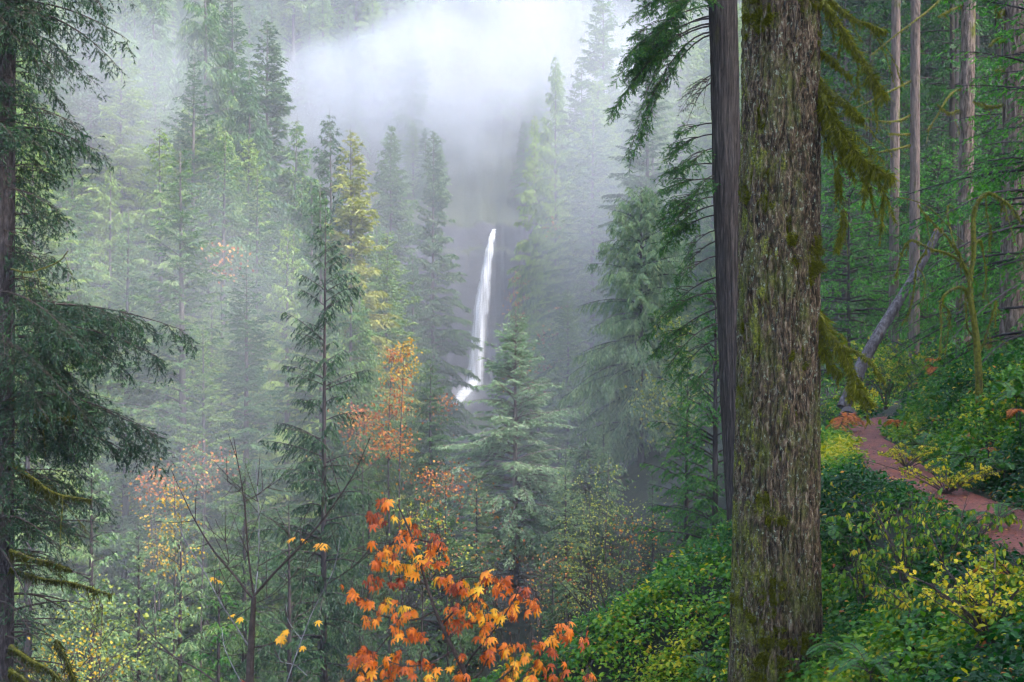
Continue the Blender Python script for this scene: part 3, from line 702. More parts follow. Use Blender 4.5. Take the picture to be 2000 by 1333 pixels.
# ---------------------------------------------------------------- bark cylinders with real furrows
def trunk_mesh(path, rad, na, zres, depth, freq, zf, seed, ztop_fine, zlow, mb=None):
    """path(z)->(x,y); rad(z); object-space displacement by layered noise"""
    mb = mb or MB()
    z = np.concatenate([np.arange(zlow, ztop_fine, zres), np.arange(ztop_fine, path[-1][2], zres * 25), [path[-1][2]]])
    P_ = np.array(path); x = np.interp(z, P_[:, 2], P_[:, 0]); y = np.interp(z, P_[:, 2], P_[:, 1])
    R_ = np.array(rad); rr = np.interp(z, R_[:, 0], R_[:, 1])
    a = np.arange(na) / na * 2 * np.pi
    ca, sa = np.cos(a)[None], np.sin(a)[None]; zz = z[:, None]
    bx = ca * rr[:, None]; by = sa * rr[:, None]
    wob = .5 * (fbm(bx * 5, by * 5, zz * 1.4, 3, seed + 7) - .45)
    f1 = fbm(bx * freq + wob * 2.5, by * freq + wob * 2.5, zz * zf, 4, seed)
    ridge = np.abs(2 * (f1 - .02) - .92)                       # 0 at the furrow
    ridge = np.clip(ridge * 5.0, 0, 1) ** .7
    f2 = fbm(bx * freq * 3, by * freq * 3, zz * zf * 6, 3, seed + 3)
    lum = fbm(bx * 3, by * 3, zz * .8, 3, seed + 11) - .45
    dr = depth * (ridge - .6) + depth * .5 * (f2 - .45) + lum * depth * .9
    r2 = rr[:, None] + dr
    V = np.stack([x[:, None] + ca * r2, y[:, None] + sa * r2, zz + 0 * ca], -1).reshape(-1, 3)
    n = len(z); i = np.arange(n - 1)[:, None] * na; j = np.arange(na)[None]
    a0 = i + j; a1 = i + (j + 1) % na
    F = np.concatenate([np.stack([a0, a1, a1 + na], -1).reshape(-1, 3), np.stack([a0, a1 + na, a0 + na], -1).reshape(-1, 3)])
    mb.add(V, F, ridge.ravel())
    return mb

def moss_fringe(mb, pts, rad, n, length, r, droop=1.0, wd=.012, tint=.5):
    """hanging moss blades growing from a branch path"""
    k = len(pts)
    t = r.random(n) * (k - 1); i = np.minimum(t.astype(int), k - 2); f = (t - i)[:, None]
    p = pts[i] * (1 - f) + pts[i + 1] * f
    rr = np.interp(t, np.arange(k), rad)
    tg = nrm(pts[i + 1] - pts[i])
    o = nrm(np.cross(tg, r.normal(0, 1, (n, 3))))
    p = p + o * (rr * .8)[:, None]
    d = nrm(o * r.uniform(.2, 1.0, (n, 1)) - UP * droop * r.uniform(.3, 1.4, (n, 1)))
    cl = .35 + 1.3 * vnoise(t * 1.3, 7.7, 1.1, int(r.integers(1e6))) ** 2
    L = length * r.uniform(.25, 1.0, n) * cl
    leaves_tri1(mb, p, d, nrm(r.normal(0, 1, (n, 3))), L, np.full(n, wd) * r.uniform(.6, 1.4, n), np.clip(r.normal(tint, .2, n), 0, 1))

D0 = 12.5
# --- big mossy trunk
X0 = (1521 - 1000) / 2500 * D0
big = thing('fir_tree', 'huge furrowed trunk covered in moss and lichen, nearest tree on the right', 'tree', (X0, D0, -4.6))
path = [(-.05, 0, 0), (-.035, 0, 1.2), (-.01, 0, 4.6), (.03, 0, 8.0), (.08, .1, 14), (.1, .2, 30)]
rad = [(0, .62), (.6, .50), (1.3, .445), (2.4, .41), (4.6, .385), (8.0, .355), (14, .30), (30, .05)]
trunk_mesh(path, rad, 320, .009, .050, 15, 2.1, 3, 8.4, 0).obj('trunk', M['big_bark'], big, True)
def on_big(px, py):            # point on the camera-facing bark
    z = (666 - py) / 2500 * D0 + 4.6
    cx = np.interp(z, [p[2] for p in path], [p[0] for p in path]); rr = np.interp(z, [p[0] for p in rad], [p[1] for p in rad])
    dx = np.clip((px - 1000) / 2500 * D0 - X0 - cx, -rr * .98, rr * .98)
    return np.array([cx + dx, -math.sqrt(max(rr * rr - dx * dx, 0)), z]), np.array([dx, -math.sqrt(max(rr * rr - dx * dx, 0)), 0]) / rr
mr_ = np.random.default_rng(5)
for ci_, (px, py, s) in enumerate([(1482, 30, .14), (1470, 55, .1), (1555, 25, .1), (1552, 205, .09), (1465, 235, .08), (1468, 375, .12), (1450, 385, .08), (1552, 212, .08), (1525, 455, .08), (1560, 505, .16), (1575, 515, .12), (1470, 505, .07), (1548, 700, .08), (1500, 690, .06), (1450, 640, .07), (1560, 870, .07), (1480, 1000, .12), (1440, 830, .08), (1488, 1135, .12), (1560, 1090, .09), (1495, 1280, .16), (1440, 1180, .12), (1540, 1250, .12), (1590, 310, .07), (1450, 760, .06), (1585, 985, .07), (1530, 800, .05), (1455, 910, .08), (1592, 70, .07), (1490, 1210, .1)]):
    if ci_ % 2 and s < .1: continue
    c, nn = on_big(px, py); n = int(2600 * (s / .1) ** 1.5)
    mb = MB(); q = mr_.normal(0, 1, (n, 3)) * np.array([s * .45, s * .15, s * .30]); lob = mr_.normal(0, 1, (7, 3)) * np.array([s * .7, 0, s * .9]); q = q * .55 + lob[mr_.integers(0, 7, n)]
    tang = np.array([-nn[1], nn[0], 0])
    pp = c + tang * q[:, :1] + nn * (np.abs(q[:, 1:2]) * .35 - .01) + UP * q[:, 2:3]
    d = nrm(nn * mr_.uniform(.3, 1, (n, 1)) + mr_.normal(0, .5, (n, 3)) - UP * .45)
    leaves_tri1(mb, pp, d, nrm(mr_.normal(0, 1, (n, 3))), mr_.uniform(.015, .045, n), mr_.uniform(.005, .012, n), np.clip(mr_.normal(.45, .22, n), 0, 1))
    mb.obj('moss_clump', M['moss'], big)
def moss_branch(parent, pts, D, Dend, r0, r1, fringe, flen, seed, n=22, twigs=0, name='branch', off=(0, 0, 0), twl=.5, tdir=(.3, 0, -1), mm='moss'):
    r = np.random.default_rng(seed)
    pa = pix_path(pts, D, n, Dend, .006, r) - np.array(off)
    rr = np.linspace(r0, r1, n) * (1 + .35 * (vnoise(np.arange(n) * .9, seed, 0, 3) - .5))
    wd = MB(); tubes(wd, pa, rr, 7); ms = MB()
    moss_fringe(ms, pa, rr, fringe, flen, r)
    for i in range(twigs):
        j = int(r.uniform(.15, .98) * (n - 1)); L = twl * r.uniform(.4, 1.1)
        d = nrm(np.array(tdir) + r.normal(0, .35, 3)); t = np.linspace(0, 1, 8)
        q = pa[j] + d * (t[:, None] * L) + UP * (-.25 * L * t ** 2)[:, None] + np.cumsum(r.normal(0, .008, (8, 3)), 0)
        r3 = np.linspace(.006, .002, 8) * (r0 / .03) ** .3
        tubes(wd, q, r3, 4); moss_fringe(ms, q, r3, int(fringe * .06) + 20, flen * .6, r)
        for _ in range(3):
            jj = r.integers(2, 7); d2 = nrm(d + r.normal(0, .5, 3)); q2 = q[jj] + d2 * (np.linspace(0, L * .35, 5)[:, None])
            tubes(wd, q2, np.linspace(.003, .001, 5), 3)
    b = wd.obj(name, M['moss_wood'], parent)
    if fringe >= 250: ms.obj('moss', M[mm], b)
    return b
ob = np.array(big.location)
MBR = [([(1588, -15), (1625, 30), (1655, 75), (1690, 130), (1712, 165), (1728, 195)], 12.4, 11.9, .034, .008, 3800, .13, 5),
       ([(1600, -20), (1640, 20), (1672, 42), (1700, 55), (1728, 68)], 12.5, 12.2, .022, .006, 1800, .10, 3),
       ([(1598, 98), (1618, 112), (1640, 132), (1668, 146)], 12.4, 12.2, .024, .008, 1400, .09, 1),
       ([(1598, 155), (1622, 180), (1650, 200), (1668, 218), (1684, 228)], 12.4, 12.0, .036, .010, 2600, .11, 3),
       ([(1596, 160), (1612, 205), (1632, 250), (1660, 290), (1690, 318), (1742, 345)], 12.4, 11.8, .052, .008, 6500, .18, 16),
       ([(1602, 256), (1622, 290), (1634, 335), (1641, 380), (1645, 400)], 12.3, 12.2, .010, .006, 120, .05, 2),
       ([(1634, 338), (1638, 360), (1640, 385)], 12.2, 12.2, .022, .014, 900, .09, 0),
       ([(1646, 410), (1645, 440), (1636, 462), (1629, 490)], 12.2, 12.2, .020, .009, 1100, .10, 0),
       ([(1594, 610), (1612, 650), (1640, 686), (1662, 735), (1675, 770), (1700, 795)], 12.4, 11.9, .046, .008, 5000, .15, 4),
       ([(1612, 650), (1645, 675), (1690, 700), (1728, 752)], 12.3, 11.9, .022, .004, 1500, .07, 1),
       ([(1596, 640), (1606, 680), (1622, 720), (1640, 735)], 12.4, 12.2, .03, .01, 1800, .12, 0)]
for i, (pts, a, b, r0, r1, fr_, fl, tw) in enumerate(MBR):
    moss_branch(big, pts, a, b, r0, r1, fr_, fl, 100 + i, twigs=tw, off=ob, twl=.55)

# --- slim dark trunk behind it with green boughs on its left
D1 = 18.
X1 = (1455 - 1000) / 2500 * D1
g1 = float(height(X1, D1)) - .3
slim = thing('fir_tree', 'slim dark purple-grey trunk just left of the huge mossy trunk, green boughs on its left', 'tree', (X1, D1, g1))
def z1(py): return (666 - py) / 2500 * D1 - g1
def x1(px): return (px - 1000) / 2500 * D1 - X1
ctr = [(1466, 1300), (1452, 1050), (1437, 800), (1429, 600), (1419, 330), (1412, 0), (1408, -300), (1405, -900), (1404, -2400)]
path1 = [(x1(a), 0, z1(b)) for a, b in ctr]; path1[0] = (path1[0][0], 0, min(path1[0][2], 0) if z1(1300) < 0 else 0)
path1 = sorted(path1, key=lambda p: p[2])
rad1 = [(0, .26), (z1(1050), .212), (z1(600), .200), (z1(0), .196), (z1(-900), .16), (z1(-2400), .03)]
trunk_mesh(path1, rad1, 160, .016, .016, 17, 1.1, 21, z1(-60), 0).obj('trunk', M['slim_bark'], slim, True)
def slim_at(py):
    z = z1(py); return np.interp(z, [p[2] for p in path1], [p[0] for p in path1]), z
r = np.random.default_rng(31)
wd, lf = MB(), MB()
# boughs: (root py, tip px, tip py, depth offset of the tip, needles)
BO = [(-60, 1275, -20, -.6, 1), (-80, 1330, 10, .5, 1), (-30, 1232, 45, -.3, 1), (-20, 1250, 80, .5, 1), (10, 1215, 130, -.5, 1), (35, 1222, 150, .4, 1), (45, 1197, 225, -.2, 1), (50, 1225, 200, .6, 1), (62, 1228, 300, -.1, 1),
      (66, 1240, 320, .5, 1), (30, 1260, 100, .9, 1), (0, 1290, 60, -.9, 1), (145, 1330, 215, .1, .15), (150, 1350, 225, -.5, .15), (160, 1345, 235, .5, .15), (240, 1322, 262, .0, 1), (262, 1305, 300, .4, 1), (290, 1330, 345, -.4, 1), (320, 1318, 330, .6, 1),
      (350, 1294, 372, -.2, 1), (372, 1296, 425, .3, 1), (385, 1300, 448, -.5, 1), (400, 1290, 470, .2, 1), (420, 1315, 480, .6, 1), (345, 1350, 400, -.7, 1), (450, 1330, 520, 0, .8), (470, 1345, 540, .5, .5), (500, 1310, 570, -.3, .9), (540, 1300, 610, .3, .9), (575, 1270, 655, 0, 1), (600, 1290, 690, .5, 1), (630, 1285, 738, -.2, .8), (660, 1320, 760, .3, .9), (700, 1340, 800, -.4, .8)]
roots, dirs, Ls, rises, droops = [], [], [], [], []
for py, tx, ty, dd, nd_ in BO:
    bx, bz = slim_at(py); b = np.array([bx - .15, 0, bz])
    tip = np.array([x1(tx), dd, z1(ty)])
    v = tip - b; h = np.hypot(v[0], v[1])
    n = max(int(1), 1)
    a = r.uniform(-.05, .25) if v[2] > -.6 * h else r.uniform(-.25, .05)
    branches(wd, lf, b[None], np.array([[v[0], v[1], 0]]), [h], a, a - v[2] / h, .008 + .005 * h, twd=15 * nd_ + 3, twa=(25, 70), tl=.46, tdroop=.10, tgd=.2, ls=(170 if nd_ > .3 else 20), ll=.036, lw=.0095, sub=30, t0=.28 if nd_ == 1 else .5,
             nseg=10, r=r, hang=.15, flat=.5, tl_prof=.62, twig_wood=True, k=5)
    for q in range(3 if nd_ > .3 else 6):       # bare side forks that carry needles at their ends
        u = r.uniform(.3, .7); p0 = b + np.array([v[0] * u, v[1] * u, (a * u - (a - v[2] / h) * u * u) * h])
        vv = np.array([v[0], v[1] + r.normal(0, .5) * h, 0]); h2 = h * (1 - u) * r.uniform(.7, 1.0)
        branches(wd, lf, p0[None], vv[None], [h2], .05 + r.normal(0, .15), (a - v[2] / h) * r.uniform(.4, 1.1), .007, twd=(13 if nd_ > .3 else 4), twa=(25, 70), tl=.42, tdroop=.10, tgd=.2, ls=(170 if nd_ > .3 else 8), ll=.036, lw=.0095, sub=30, t0=.35,
                 nseg=8, r=r, hang=.15, flat=.5, tl_prof=.6, twig_wood=True, k=4)
wd.obj('branches', M['twig_bark'], slim)
# crown above the frame
r = np.random.default_rng(32)
n = 50; zz_ = np.linspace(z1(-150), z1(-2300), n); az = r.random(n) * 6.28
dh = np.stack([np.cos(az), np.sin(az), 0 * az], 1); Lb = 2.6 * (1 - .8 * np.linspace(0, 1, n))
bx = np.interp(zz_, [p[2] for p in path1], [p[0] for p in path1])
wd = MB()
branches(wd, lf, np.stack([bx, 0 * bx, zz_], 1), dh, Lb, .2, .45, .03, twd=7, tl=.4, ls=16, ll=.14, lw=.05, r=r, hang=.2)
wd.obj('upper_branches', M['twig_bark'], slim)
lf.obj('foliage', M['lush_needle'], slim)

# --- near dark spruce at the left edge
D2 = 20.
X2 = (-14 - 1000) / 2500 * D2; g2 = float(height(X2, D2)) - .4
spr = thing('spruce_tree', 'near dark spruce cut by the left edge of the picture, boughs hanging to the right', 'tree', (X2, D2, g2))
def z2(py): return (666 - py) / 2500 * D2 - g2
path2 = [(-.06, 0, 0), (-.02, 0, z2(900)), (.02, 0, z2(0)), (.05, 0, z2(-1500))]
rad2 = [(0, .48), (z2(1333), .335), (z2(666), .325), (z2(0), .31), (z2(-1500), .08)]
trunk_mesh(path2, rad2, 180, .018, .02, 16, 3.2, 41, z2(-60), max(z2(1420), 0)).obj('trunk', M['spruce_bark'], spr, True)
r = np.random.default_rng(42)
SIL_Y = [-400, -100, 0, 100, 150, 200, 260, 330, 380, 450, 520, 590, 640, 700, 750, 800, 850, 900, 950, 1000, 1060, 1100, 1200, 1333, 1500]
SIL_X = [220, 235, 228, 225, 212, 160, 178, 165, 150, 118, 120, 150, 240, 215, 200, 235, 250, 262, 235, 240, 225, 170, 150, 130, 120]
wd, lf = MB(), MB()
n = 210
ty = np.linspace(-420, 1480, n) + r.normal(0, 8, n)
lay = vnoise(ty / 42., 3.3, 1.1, 17)
Lm = (np.interp(ty, SIL_Y, SIL_X) + 14) / 2500 * D2 * (.58 + .55 * sstep(.2, .7, lay))
az = r.uniform(-1.25, 1.25, n); az[::5] = r.uniform(0, 6.28, len(az[::5]))
dh = np.stack([np.cos(az), np.sin(az), 0 * az], 1)
Lb = Lm * np.where(ty < 560, .74, .95) * r.uniform(.62, 1.0, n) ** .6 / np.maximum(np.cos(az), .75)
ris = r.uniform(-.12, .35, n); dro = r.uniform(.15, .6, n)
low = sstep(1000, 1150, ty)
zb = z2(ty) + (dro - ris) * Lb * .8
base = np.stack([np.zeros(n), np.zeros(n), zb], 1) + dh * .28
kw = dict(twa=(20, 75), tdroop=.30, tgd=.45, ll=.052, lw=.018, t0=.05, nseg=9, hang=.22, flat=.8, twig_wood=True, tl_prof=.6)
hi = ty < 1020
branches(wd, lf, base[hi], dh[hi], Lb[hi], ris[hi], dro[hi], .006 + .004 * Lb[hi], twd=14, tl=.50, ls=75, sub=14, r=r, **kw)
branches(wd, lf, base[~hi], dh[~hi], Lb[~hi], ris[~hi], dro[~hi], .014 + .006 * Lb[~hi], twd=7, tl=.5, ls=55, sub=8, r=r, **kw)
# the two long boughs that reach out over the gorge, and their neighbours
for py, tx, ty_, dd in [(598, 352, 645, -.3), (590, 300, 660, .5), (636, 330, 700, -.1), (775, 312, 868, 0), (790, 290, 900, .4), (768, 300, 850, -.5), (5, 228, 60, 0), (20, 226, 130, .3), (250, 180, 290, 0), (-30, 215, 20, -.2), (660, 250, 720, .1), (830, 270, 905, .3)]:
    b = np.array([.25, 0, z2(py)]); tip = np.array([(tx - 1000) / 2500 * D2 - X2, dd, z2(ty_)]); v = tip - b; h = np.hypot(v[0], v[1]); a = .12
    branches(wd, lf, b[None], np.array([[v[0], v[1], 0]]), [h], a, a - v[2] / h, .022, twd=12, tl=.42, ls=85, sub=18, r=r, **kw)
wd.obj('branches', M['twig_bark'], spr); lf.obj('foliage', M['dark_needle'], spr)
for i, (pts, r0) in enumerate([([(20, 780), (60, 800), (110, 815), (160, 808)], .05), ([(20, 905), (60, 930), (110, 962), (180, 975)], .055), ([(20, 1075), (60, 1090), (100, 1098), (140, 1110)], .04), ([(20, 1110), (80, 1130), (150, 1140), (220, 1160)], .03),
                               ([(20, 1262), (60, 1290), (100, 1310), (130, 1345)], .05), ([(20, 1310), (50, 1330), (90, 1370)], .05), ([(110, 1250), (130, 1290), (150, 1350)], .03), ([(20, 525), (60, 530), (110, 510), (128, 488)], .018)]):
    moss_branch(spr, pts, 19.8 - .3 * (i % 3), 19.4 - .3 * (i % 3), r0 * .8, .008, 1500 if r0 > .02 else 60, .20, 300 + i, off=spr.location, twigs=3, twl=.8, mm='olive_moss')

# ---------------------------------------------------------------- middle-distance hero conifers
def hero(px, tip, D, H=None, needle='mid_needle', bark='dark_bark', name='fir_tree', label='', seed=1, Rm=2.4, rz=0., **kw):
    if seed not in (51, 52, 53): kw['ls'] = kw['ls'] * 1.6; kw['lw'] = kw['lw'] * 1.2; Rm *= 1.15
    loc, Hs = seat(px, tip, D)
    tr, cr = conifer(Hs, Rm, seed, **kw)
    o = thing(name, label, 'tree', loc, rz=rz)
    tr.obj('trunk', M[bark], o, True); cr.obj('crown', M[needle], o)
    return o
hero(636, 385, 45, label='dark slender fir with bare pointed top and thin black trunk, left of the orange maple', seed=51, Rm=3.3, z_low=.12, top=.035, nb=38, per=5, needle='dark_needle', ll=.13, lw=.04, twd=15, ls=36, style='veil', r_pow=.6, tl=.42, irregular=.28, gaps=.2, rt=.21, dead=60, hang=.5, twig_wood=True)
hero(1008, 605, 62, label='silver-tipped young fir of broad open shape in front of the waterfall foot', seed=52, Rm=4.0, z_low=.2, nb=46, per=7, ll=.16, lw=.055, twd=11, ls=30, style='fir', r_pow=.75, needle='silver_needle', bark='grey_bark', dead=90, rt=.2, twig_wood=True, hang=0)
hero(1252, 355, 82, label='tall grey-green spruce with long hanging sprays right of the silver-tipped fir', seed=53, Rm=4.9, z_low=.1, nb=46, per=7, ll=.24, lw=.06, twd=10, ls=24, style='veil', needle='pale_needle', r_pow=.6, tl=.5)
hero(355, 985, 42, label='pale green sapling with weeping tip, low on the left behind the bare twigs', seed=54, Rm=1.9, nb=30, per=6, ll=.13, lw=.03, twd=11, ls=22, style='veil', needle='pale_needle', r_pow=.5)
hero(560, 960, 40, label='dark green young fir low behind the bare sapling', seed=55, Rm=2.6, nb=30, per=6, ll=.12, lw=.03, twd=11, ls=22, style='hemlock', r_pow=.6, gaps=.2)
hero(430, 1080, 36, label='fresh green young hemlock at the bottom left behind the bare sapling', seed=56, Rm=2.2, nb=24, per=6, ll=.11, lw=.03, twd=12, ls=24, style='hemlock', needle='lush_needle', r_pow=.6)
hero(760, 1120, 38, label='dark green young hemlock behind the orange maple', seed=57, Rm=2.6, nb=26, per=6, ll=.12, lw=.03, twd=11, ls=24, style='hemlock', r_pow=.6)
hero(180, 860, 46, label='pale yellow-green fir low behind the near dark spruce', seed=58, Rm=2.8, nb=34, per=6, ll=.15, lw=.04, twd=10, ls=20, style='spruce', needle='pale_needle', r_pow=.6)
hero(60, 560, 70, label='misty fir seen through the boughs of the near dark spruce', seed=59, Rm=3.6, nb=38, per=6, ll=.22, lw=.06, twd=8, ls=15, style='spruce', needle='pale_needle', r_pow=.6)
hero(1345, 700, 34, label='green hemlock with layered sprays left of the slim dark trunk, above the leafy mound', seed=60, Rm=1.9, nb=36, per=6, ll=.10, lw=.026, twd=13, ls=28, style='hemlock', needle='lush_needle', r_pow=.45, z_low=.02)
hero(1400, 520, 30, label='yellow-green hemlock directly behind the slim dark trunk', seed=61, Rm=1.75, nb=40, per=6, ll=.09, lw=.024, twd=14, ls=30, style='hemlock', needle='lush_needle', r_pow=.4, z_low=.05, gaps=.25)
hero(860, 1000, 56, label='dull green young fir behind the top of the orange maple', seed=62, Rm=3.2, nb=30, per=6, ll=.16, lw=.045, twd=9, ls=18, style='fir', r_pow=.7)
hero(1150, 900, 58, label='grey-green young fir right of the silver-tipped fir', seed=63, Rm=2.6, nb=30, per=6, ll=.16, lw=.045, twd=9, ls=18, style='hemlock', r_pow=.7)

MN = [Asset(26, 3.6, 64, M['dark_bark'], M['mid_needle'], nb=44, per=7, ll=.15, lw=.05, twd=11, ls=26, style='fir', irregular=.3, gaps=.15, r_pow=.7, dead=20),
      Asset(26, 3.8, 65, M['dark_bark'], M['mid_needle'], nb=42, per=7, ll=.15, lw=.048, twd=11, ls=26, style='spruce', irregular=.35, gaps=.18, r_pow=.7, dead=20)]
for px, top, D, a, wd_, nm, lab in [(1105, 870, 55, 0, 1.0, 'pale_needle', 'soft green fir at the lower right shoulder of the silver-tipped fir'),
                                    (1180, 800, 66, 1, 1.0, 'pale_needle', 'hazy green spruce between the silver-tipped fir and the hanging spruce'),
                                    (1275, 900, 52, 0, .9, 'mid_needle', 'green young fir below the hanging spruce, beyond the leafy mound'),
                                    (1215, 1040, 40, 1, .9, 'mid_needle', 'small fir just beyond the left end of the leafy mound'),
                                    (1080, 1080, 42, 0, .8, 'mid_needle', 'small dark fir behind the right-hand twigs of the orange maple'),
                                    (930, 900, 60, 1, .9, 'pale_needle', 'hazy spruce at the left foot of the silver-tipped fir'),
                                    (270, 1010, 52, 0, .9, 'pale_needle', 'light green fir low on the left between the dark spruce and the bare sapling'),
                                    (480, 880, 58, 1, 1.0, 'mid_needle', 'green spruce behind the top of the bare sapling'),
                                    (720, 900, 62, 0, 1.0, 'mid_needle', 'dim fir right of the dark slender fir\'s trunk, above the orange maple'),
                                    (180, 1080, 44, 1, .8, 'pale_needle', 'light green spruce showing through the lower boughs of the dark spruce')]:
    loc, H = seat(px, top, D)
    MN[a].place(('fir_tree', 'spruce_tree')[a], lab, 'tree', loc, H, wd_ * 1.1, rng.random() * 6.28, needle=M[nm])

# ---------------------------------------------------------------- forest on the right
HEM = [Asset(26, 3.0, 71, M['dark_bark'], M['hem_needle'], nb=40, per=6, ll=.20, lw=.055, twd=8, ls=15, style='hemlock', z_low=.02, r_pow=.45, irregular=.3, gaps=.25, rt=.17),
       Asset(24, 2.6, 72, M['dark_bark'], M['hem_needle'], nb=36, per=6, ll=.18, lw=.05, twd=9, ls=16, style='hemlock', z_low=.02, r_pow=.4, irregular=.35, gaps=.3, rt=.15)]
BARE = [Asset(38, 3.2, 73, M['dark_bark'], M['dark_needle'], nb=22, per=6, ll=.4, lw=.13, twd=6, ls=10, style='fir', z_low=.5, irregular=.3, rt=.24, dead=26),
        Asset(36, 3.0, 74, M['dark_bark'], M['dark_needle'], nb=22, per=6, ll=.4, lw=.13, twd=6, ls=10, style='hemlock', z_low=.45, irregular=.3, rt=.2, dead=34)]
fr = np.random.default_rng(90)
# pale trunks one can tell apart
def near_trunk(px0, px1, py1, D, rad, lab, seed, bark='pink_bark', stubs=(), H=34):
    x = (px1 - 1000) / 2500 * D; g = float(height(x, D)) - .2
    o = thing('fir_tree', lab, 'tree', (x, D, g))
    ztop = 666 / 2500 * D - g; xt = (px0 - px1) / 2500 * D
    pth = [(0, 0, 0), (xt * .5, 0, ztop * .5), (xt, 0, ztop), (xt * 2, 0, H)]
    trunk_mesh(pth, [(0, rad * 1.5), (.5, rad * 1.12), (ztop * .5, rad), (ztop, rad * .9), (H, .03)], 90, .03, .022, 13, 2.4, seed, ztop + .5, 0).obj('trunk', M[bark], o, True)
    r = np.random.default_rng(seed); wd, lf = MB(), MB(); n = 46
    zz_ = np.linspace(ztop + 2.5, H - .5, n); az = r.random(n) * 6.28; dh = np.stack([np.cos(az), np.sin(az), 0 * az], 1)
    branches(wd, lf, np.stack([np.interp(zz_, [p[2] for p in pth], [p[0] for p in pth]), 0 * zz_, zz_], 1), dh, 3.0 * (1.05 - np.linspace(0, 1, n)), .15, .4, .03, twd=7, tl=.42, ls=12, ll=.2, lw=.07, r=r, hang=.2)
    wd.obj('upper_branches', M['twig_bark'], o); lf.obj('crown', M['dark_needle'], o)
    for i, (pts, r0) in enumerate(stubs):
        moss_branch(o, pts, D, D - .6, r0, .012, 600, .12, seed * 10 + i, off=(x, D, g), twigs=1, n=12, twl=.7)
    return o
near_trunk(1892, 1880, 700, 33, .185, 'straight pinkish-grey trunk right of the pair of thinner trunks, behind the mossy bare tree', 81, stubs=[([(1880, 12), (1855, 20), (1832, 32)], .03), ([(1880, 172), (1862, 180), (1845, 200), (1825, 235), (1810, 255)], .03), ([(1875, 215), (1850, 220), (1830, 205)], .025)])
near_trunk(1980, 1974, 720, 25, .20, 'thick pale trunk at the right edge of the picture, cut by the green boughs', 82, stubs=[([(1960, 78), (1945, 75), (1932, 90)], .03), ([(1960, 205), (1930, 208), (1900, 200)], .03), ([(1960, 20), (1950, 30), (1945, 5)], .03), ([(1960, 135), (1948, 138)], .025)])
near_trunk(1788, 1785, 600, 40, .15, 'thin mossy-limbed trunk, the brighter of the slender pair in the right-hand forest', 83, bark='grey_bark', stubs=[([(1780, 158), (1745, 175), (1715, 190), (1670, 212)], .045), ([(1778, 225), (1755, 236), (1725, 238), (1690, 230)], .045), ([(1778, 284), (1750, 292), (1715, 298)], .045), ([(1778, 262), (1755, 262), (1735, 260)], .03), ([(1850, -15), (1815, 20), (1775, 50), (1730, 85), (1700, 110)], .04)])
near_trunk(1750, 1744, 600, 43, .155, 'thin dim trunk, the left one of the slender pair in the right-hand forest', 84, bark='grey_bark')
placed_r = []
def fill_r(n, assets, dr_, name, label, group, mind, Hs, pxr=(1590, 2120), avoid=0, wd=(.85, 1.2)):
    c = 0
    for _ in range(n * 60):
        if c >= n: break
        D = fr.uniform(*dr_); px = fr.uniform(*pxr); x = (px - 1000) / 2500 * D
        dd = poly_dist(np.array([x]), np.array([D]), EDGE)[0]
        if dd > -2.5: continue
        if any((x - a) ** 2 + (D - b) ** 2 < mind ** 2 for a, b in placed_r): continue
        placed_r.append((x, D)); c += 1
        assets[fr.integers(2)].place(name, label, 'tree', (x, D, float(height(x, D)) - .2), fr.uniform(*Hs), fr.uniform(*wd), fr.random() * 6.28, group=group, needle=(M['dark_needle'] if name == 'hemlock_tree' and fr.random() < .72 else None))  # most hemlocks take darker needles in place of deep forest shade
    return c
CAN = np.random.default_rng(14)  # unseen firs added out of view to shade the near right-hand slope
for x, y in [(9, 3), (13, -3), (10, -9), (17, 5), (20, -6), (24, 2), (19, 14), (28, 9), (25, 20), (31, -2), (30, 30)]:
    x += CAN.uniform(-1, 1); y += CAN.uniform(-1, 1)
    if y > 12 and 1000 + x / y * 2500 < 2130: continue
    BARE[CAN.integers(2)].place('fir_tree', 'one of the unseen firs added beyond the right edge to shade the trail', 'tree', (x, y, float(height(x, y)) - .2), CAN.uniform(34, 40), 1.7, CAN.random() * 6, group='unseen firs added for shade')
fill_r(46, BARE, (46, 130), 'fir_tree', 'one of the dark straight trunks standing in rows deep in the right-hand forest', 'dark trunks deep in the right-hand forest', 2.2, (34, 44))
fill_r(60, HEM, (56, 150), 'hemlock_tree', 'one of the hemlocks deep in the right-hand forest, most given darker needles for shade', 'hemlocks deep in the right-hand forest', 2.6, (16, 32))
HEM.append(Asset(9, 2.3, 75, M['dark_bark'], M['vivid_needle'], nb=26, per=7, ll=.085, lw=.030, twd=12, ls=30, style='hemlock', z_low=.02, r_pow=.5, irregular=.35, gaps=.15, rt=.06, hang=.1, twig_wood=True))
def hem(px, D, H, lab, rz, wd=1., a=0, needle=None):
    x = (px - 1000) / 2500 * D
    HEM[a].place('hemlock_tree', lab, 'tree', (x, D, float(height(x, D)) - .2), H, wd, rz, needle=needle)
hem(1660, 44, 9, 'low green hemlock just right of the huge mossy trunk, halfway up the picture', .3, 1.3, 2)
hem(1700, 50, 16, 'tall green hemlock behind the huge mossy trunk\'s hanging branches', 1.3, 1.3, 1)
hem(1650, 56, 20, 'dim hemlock bordering the huge mossy trunk near the top', 2.3, 1.2, 0)
hem(1830, 42, 8, 'feathery green hemlock behind the leaning log', 2.1, 1.3, 2)
hem(1935, 38, 8.5, 'bright green hemlock between the two pale trunks on the right', 4.0, 1.1, 2)
hem(2040, 30, 9, 'bright green hemlock reaching in from the right edge at mid height', 5.0, 1.25, 2)
hem(1985, 29, 6, 'small vivid green hemlock under the thick pale trunk at the right edge', .9, 1.3, 2)
hem(1860, 48, 22, 'tall hemlock with green sprays at the top right between pale trunks', 3.2, 1.2, 0)
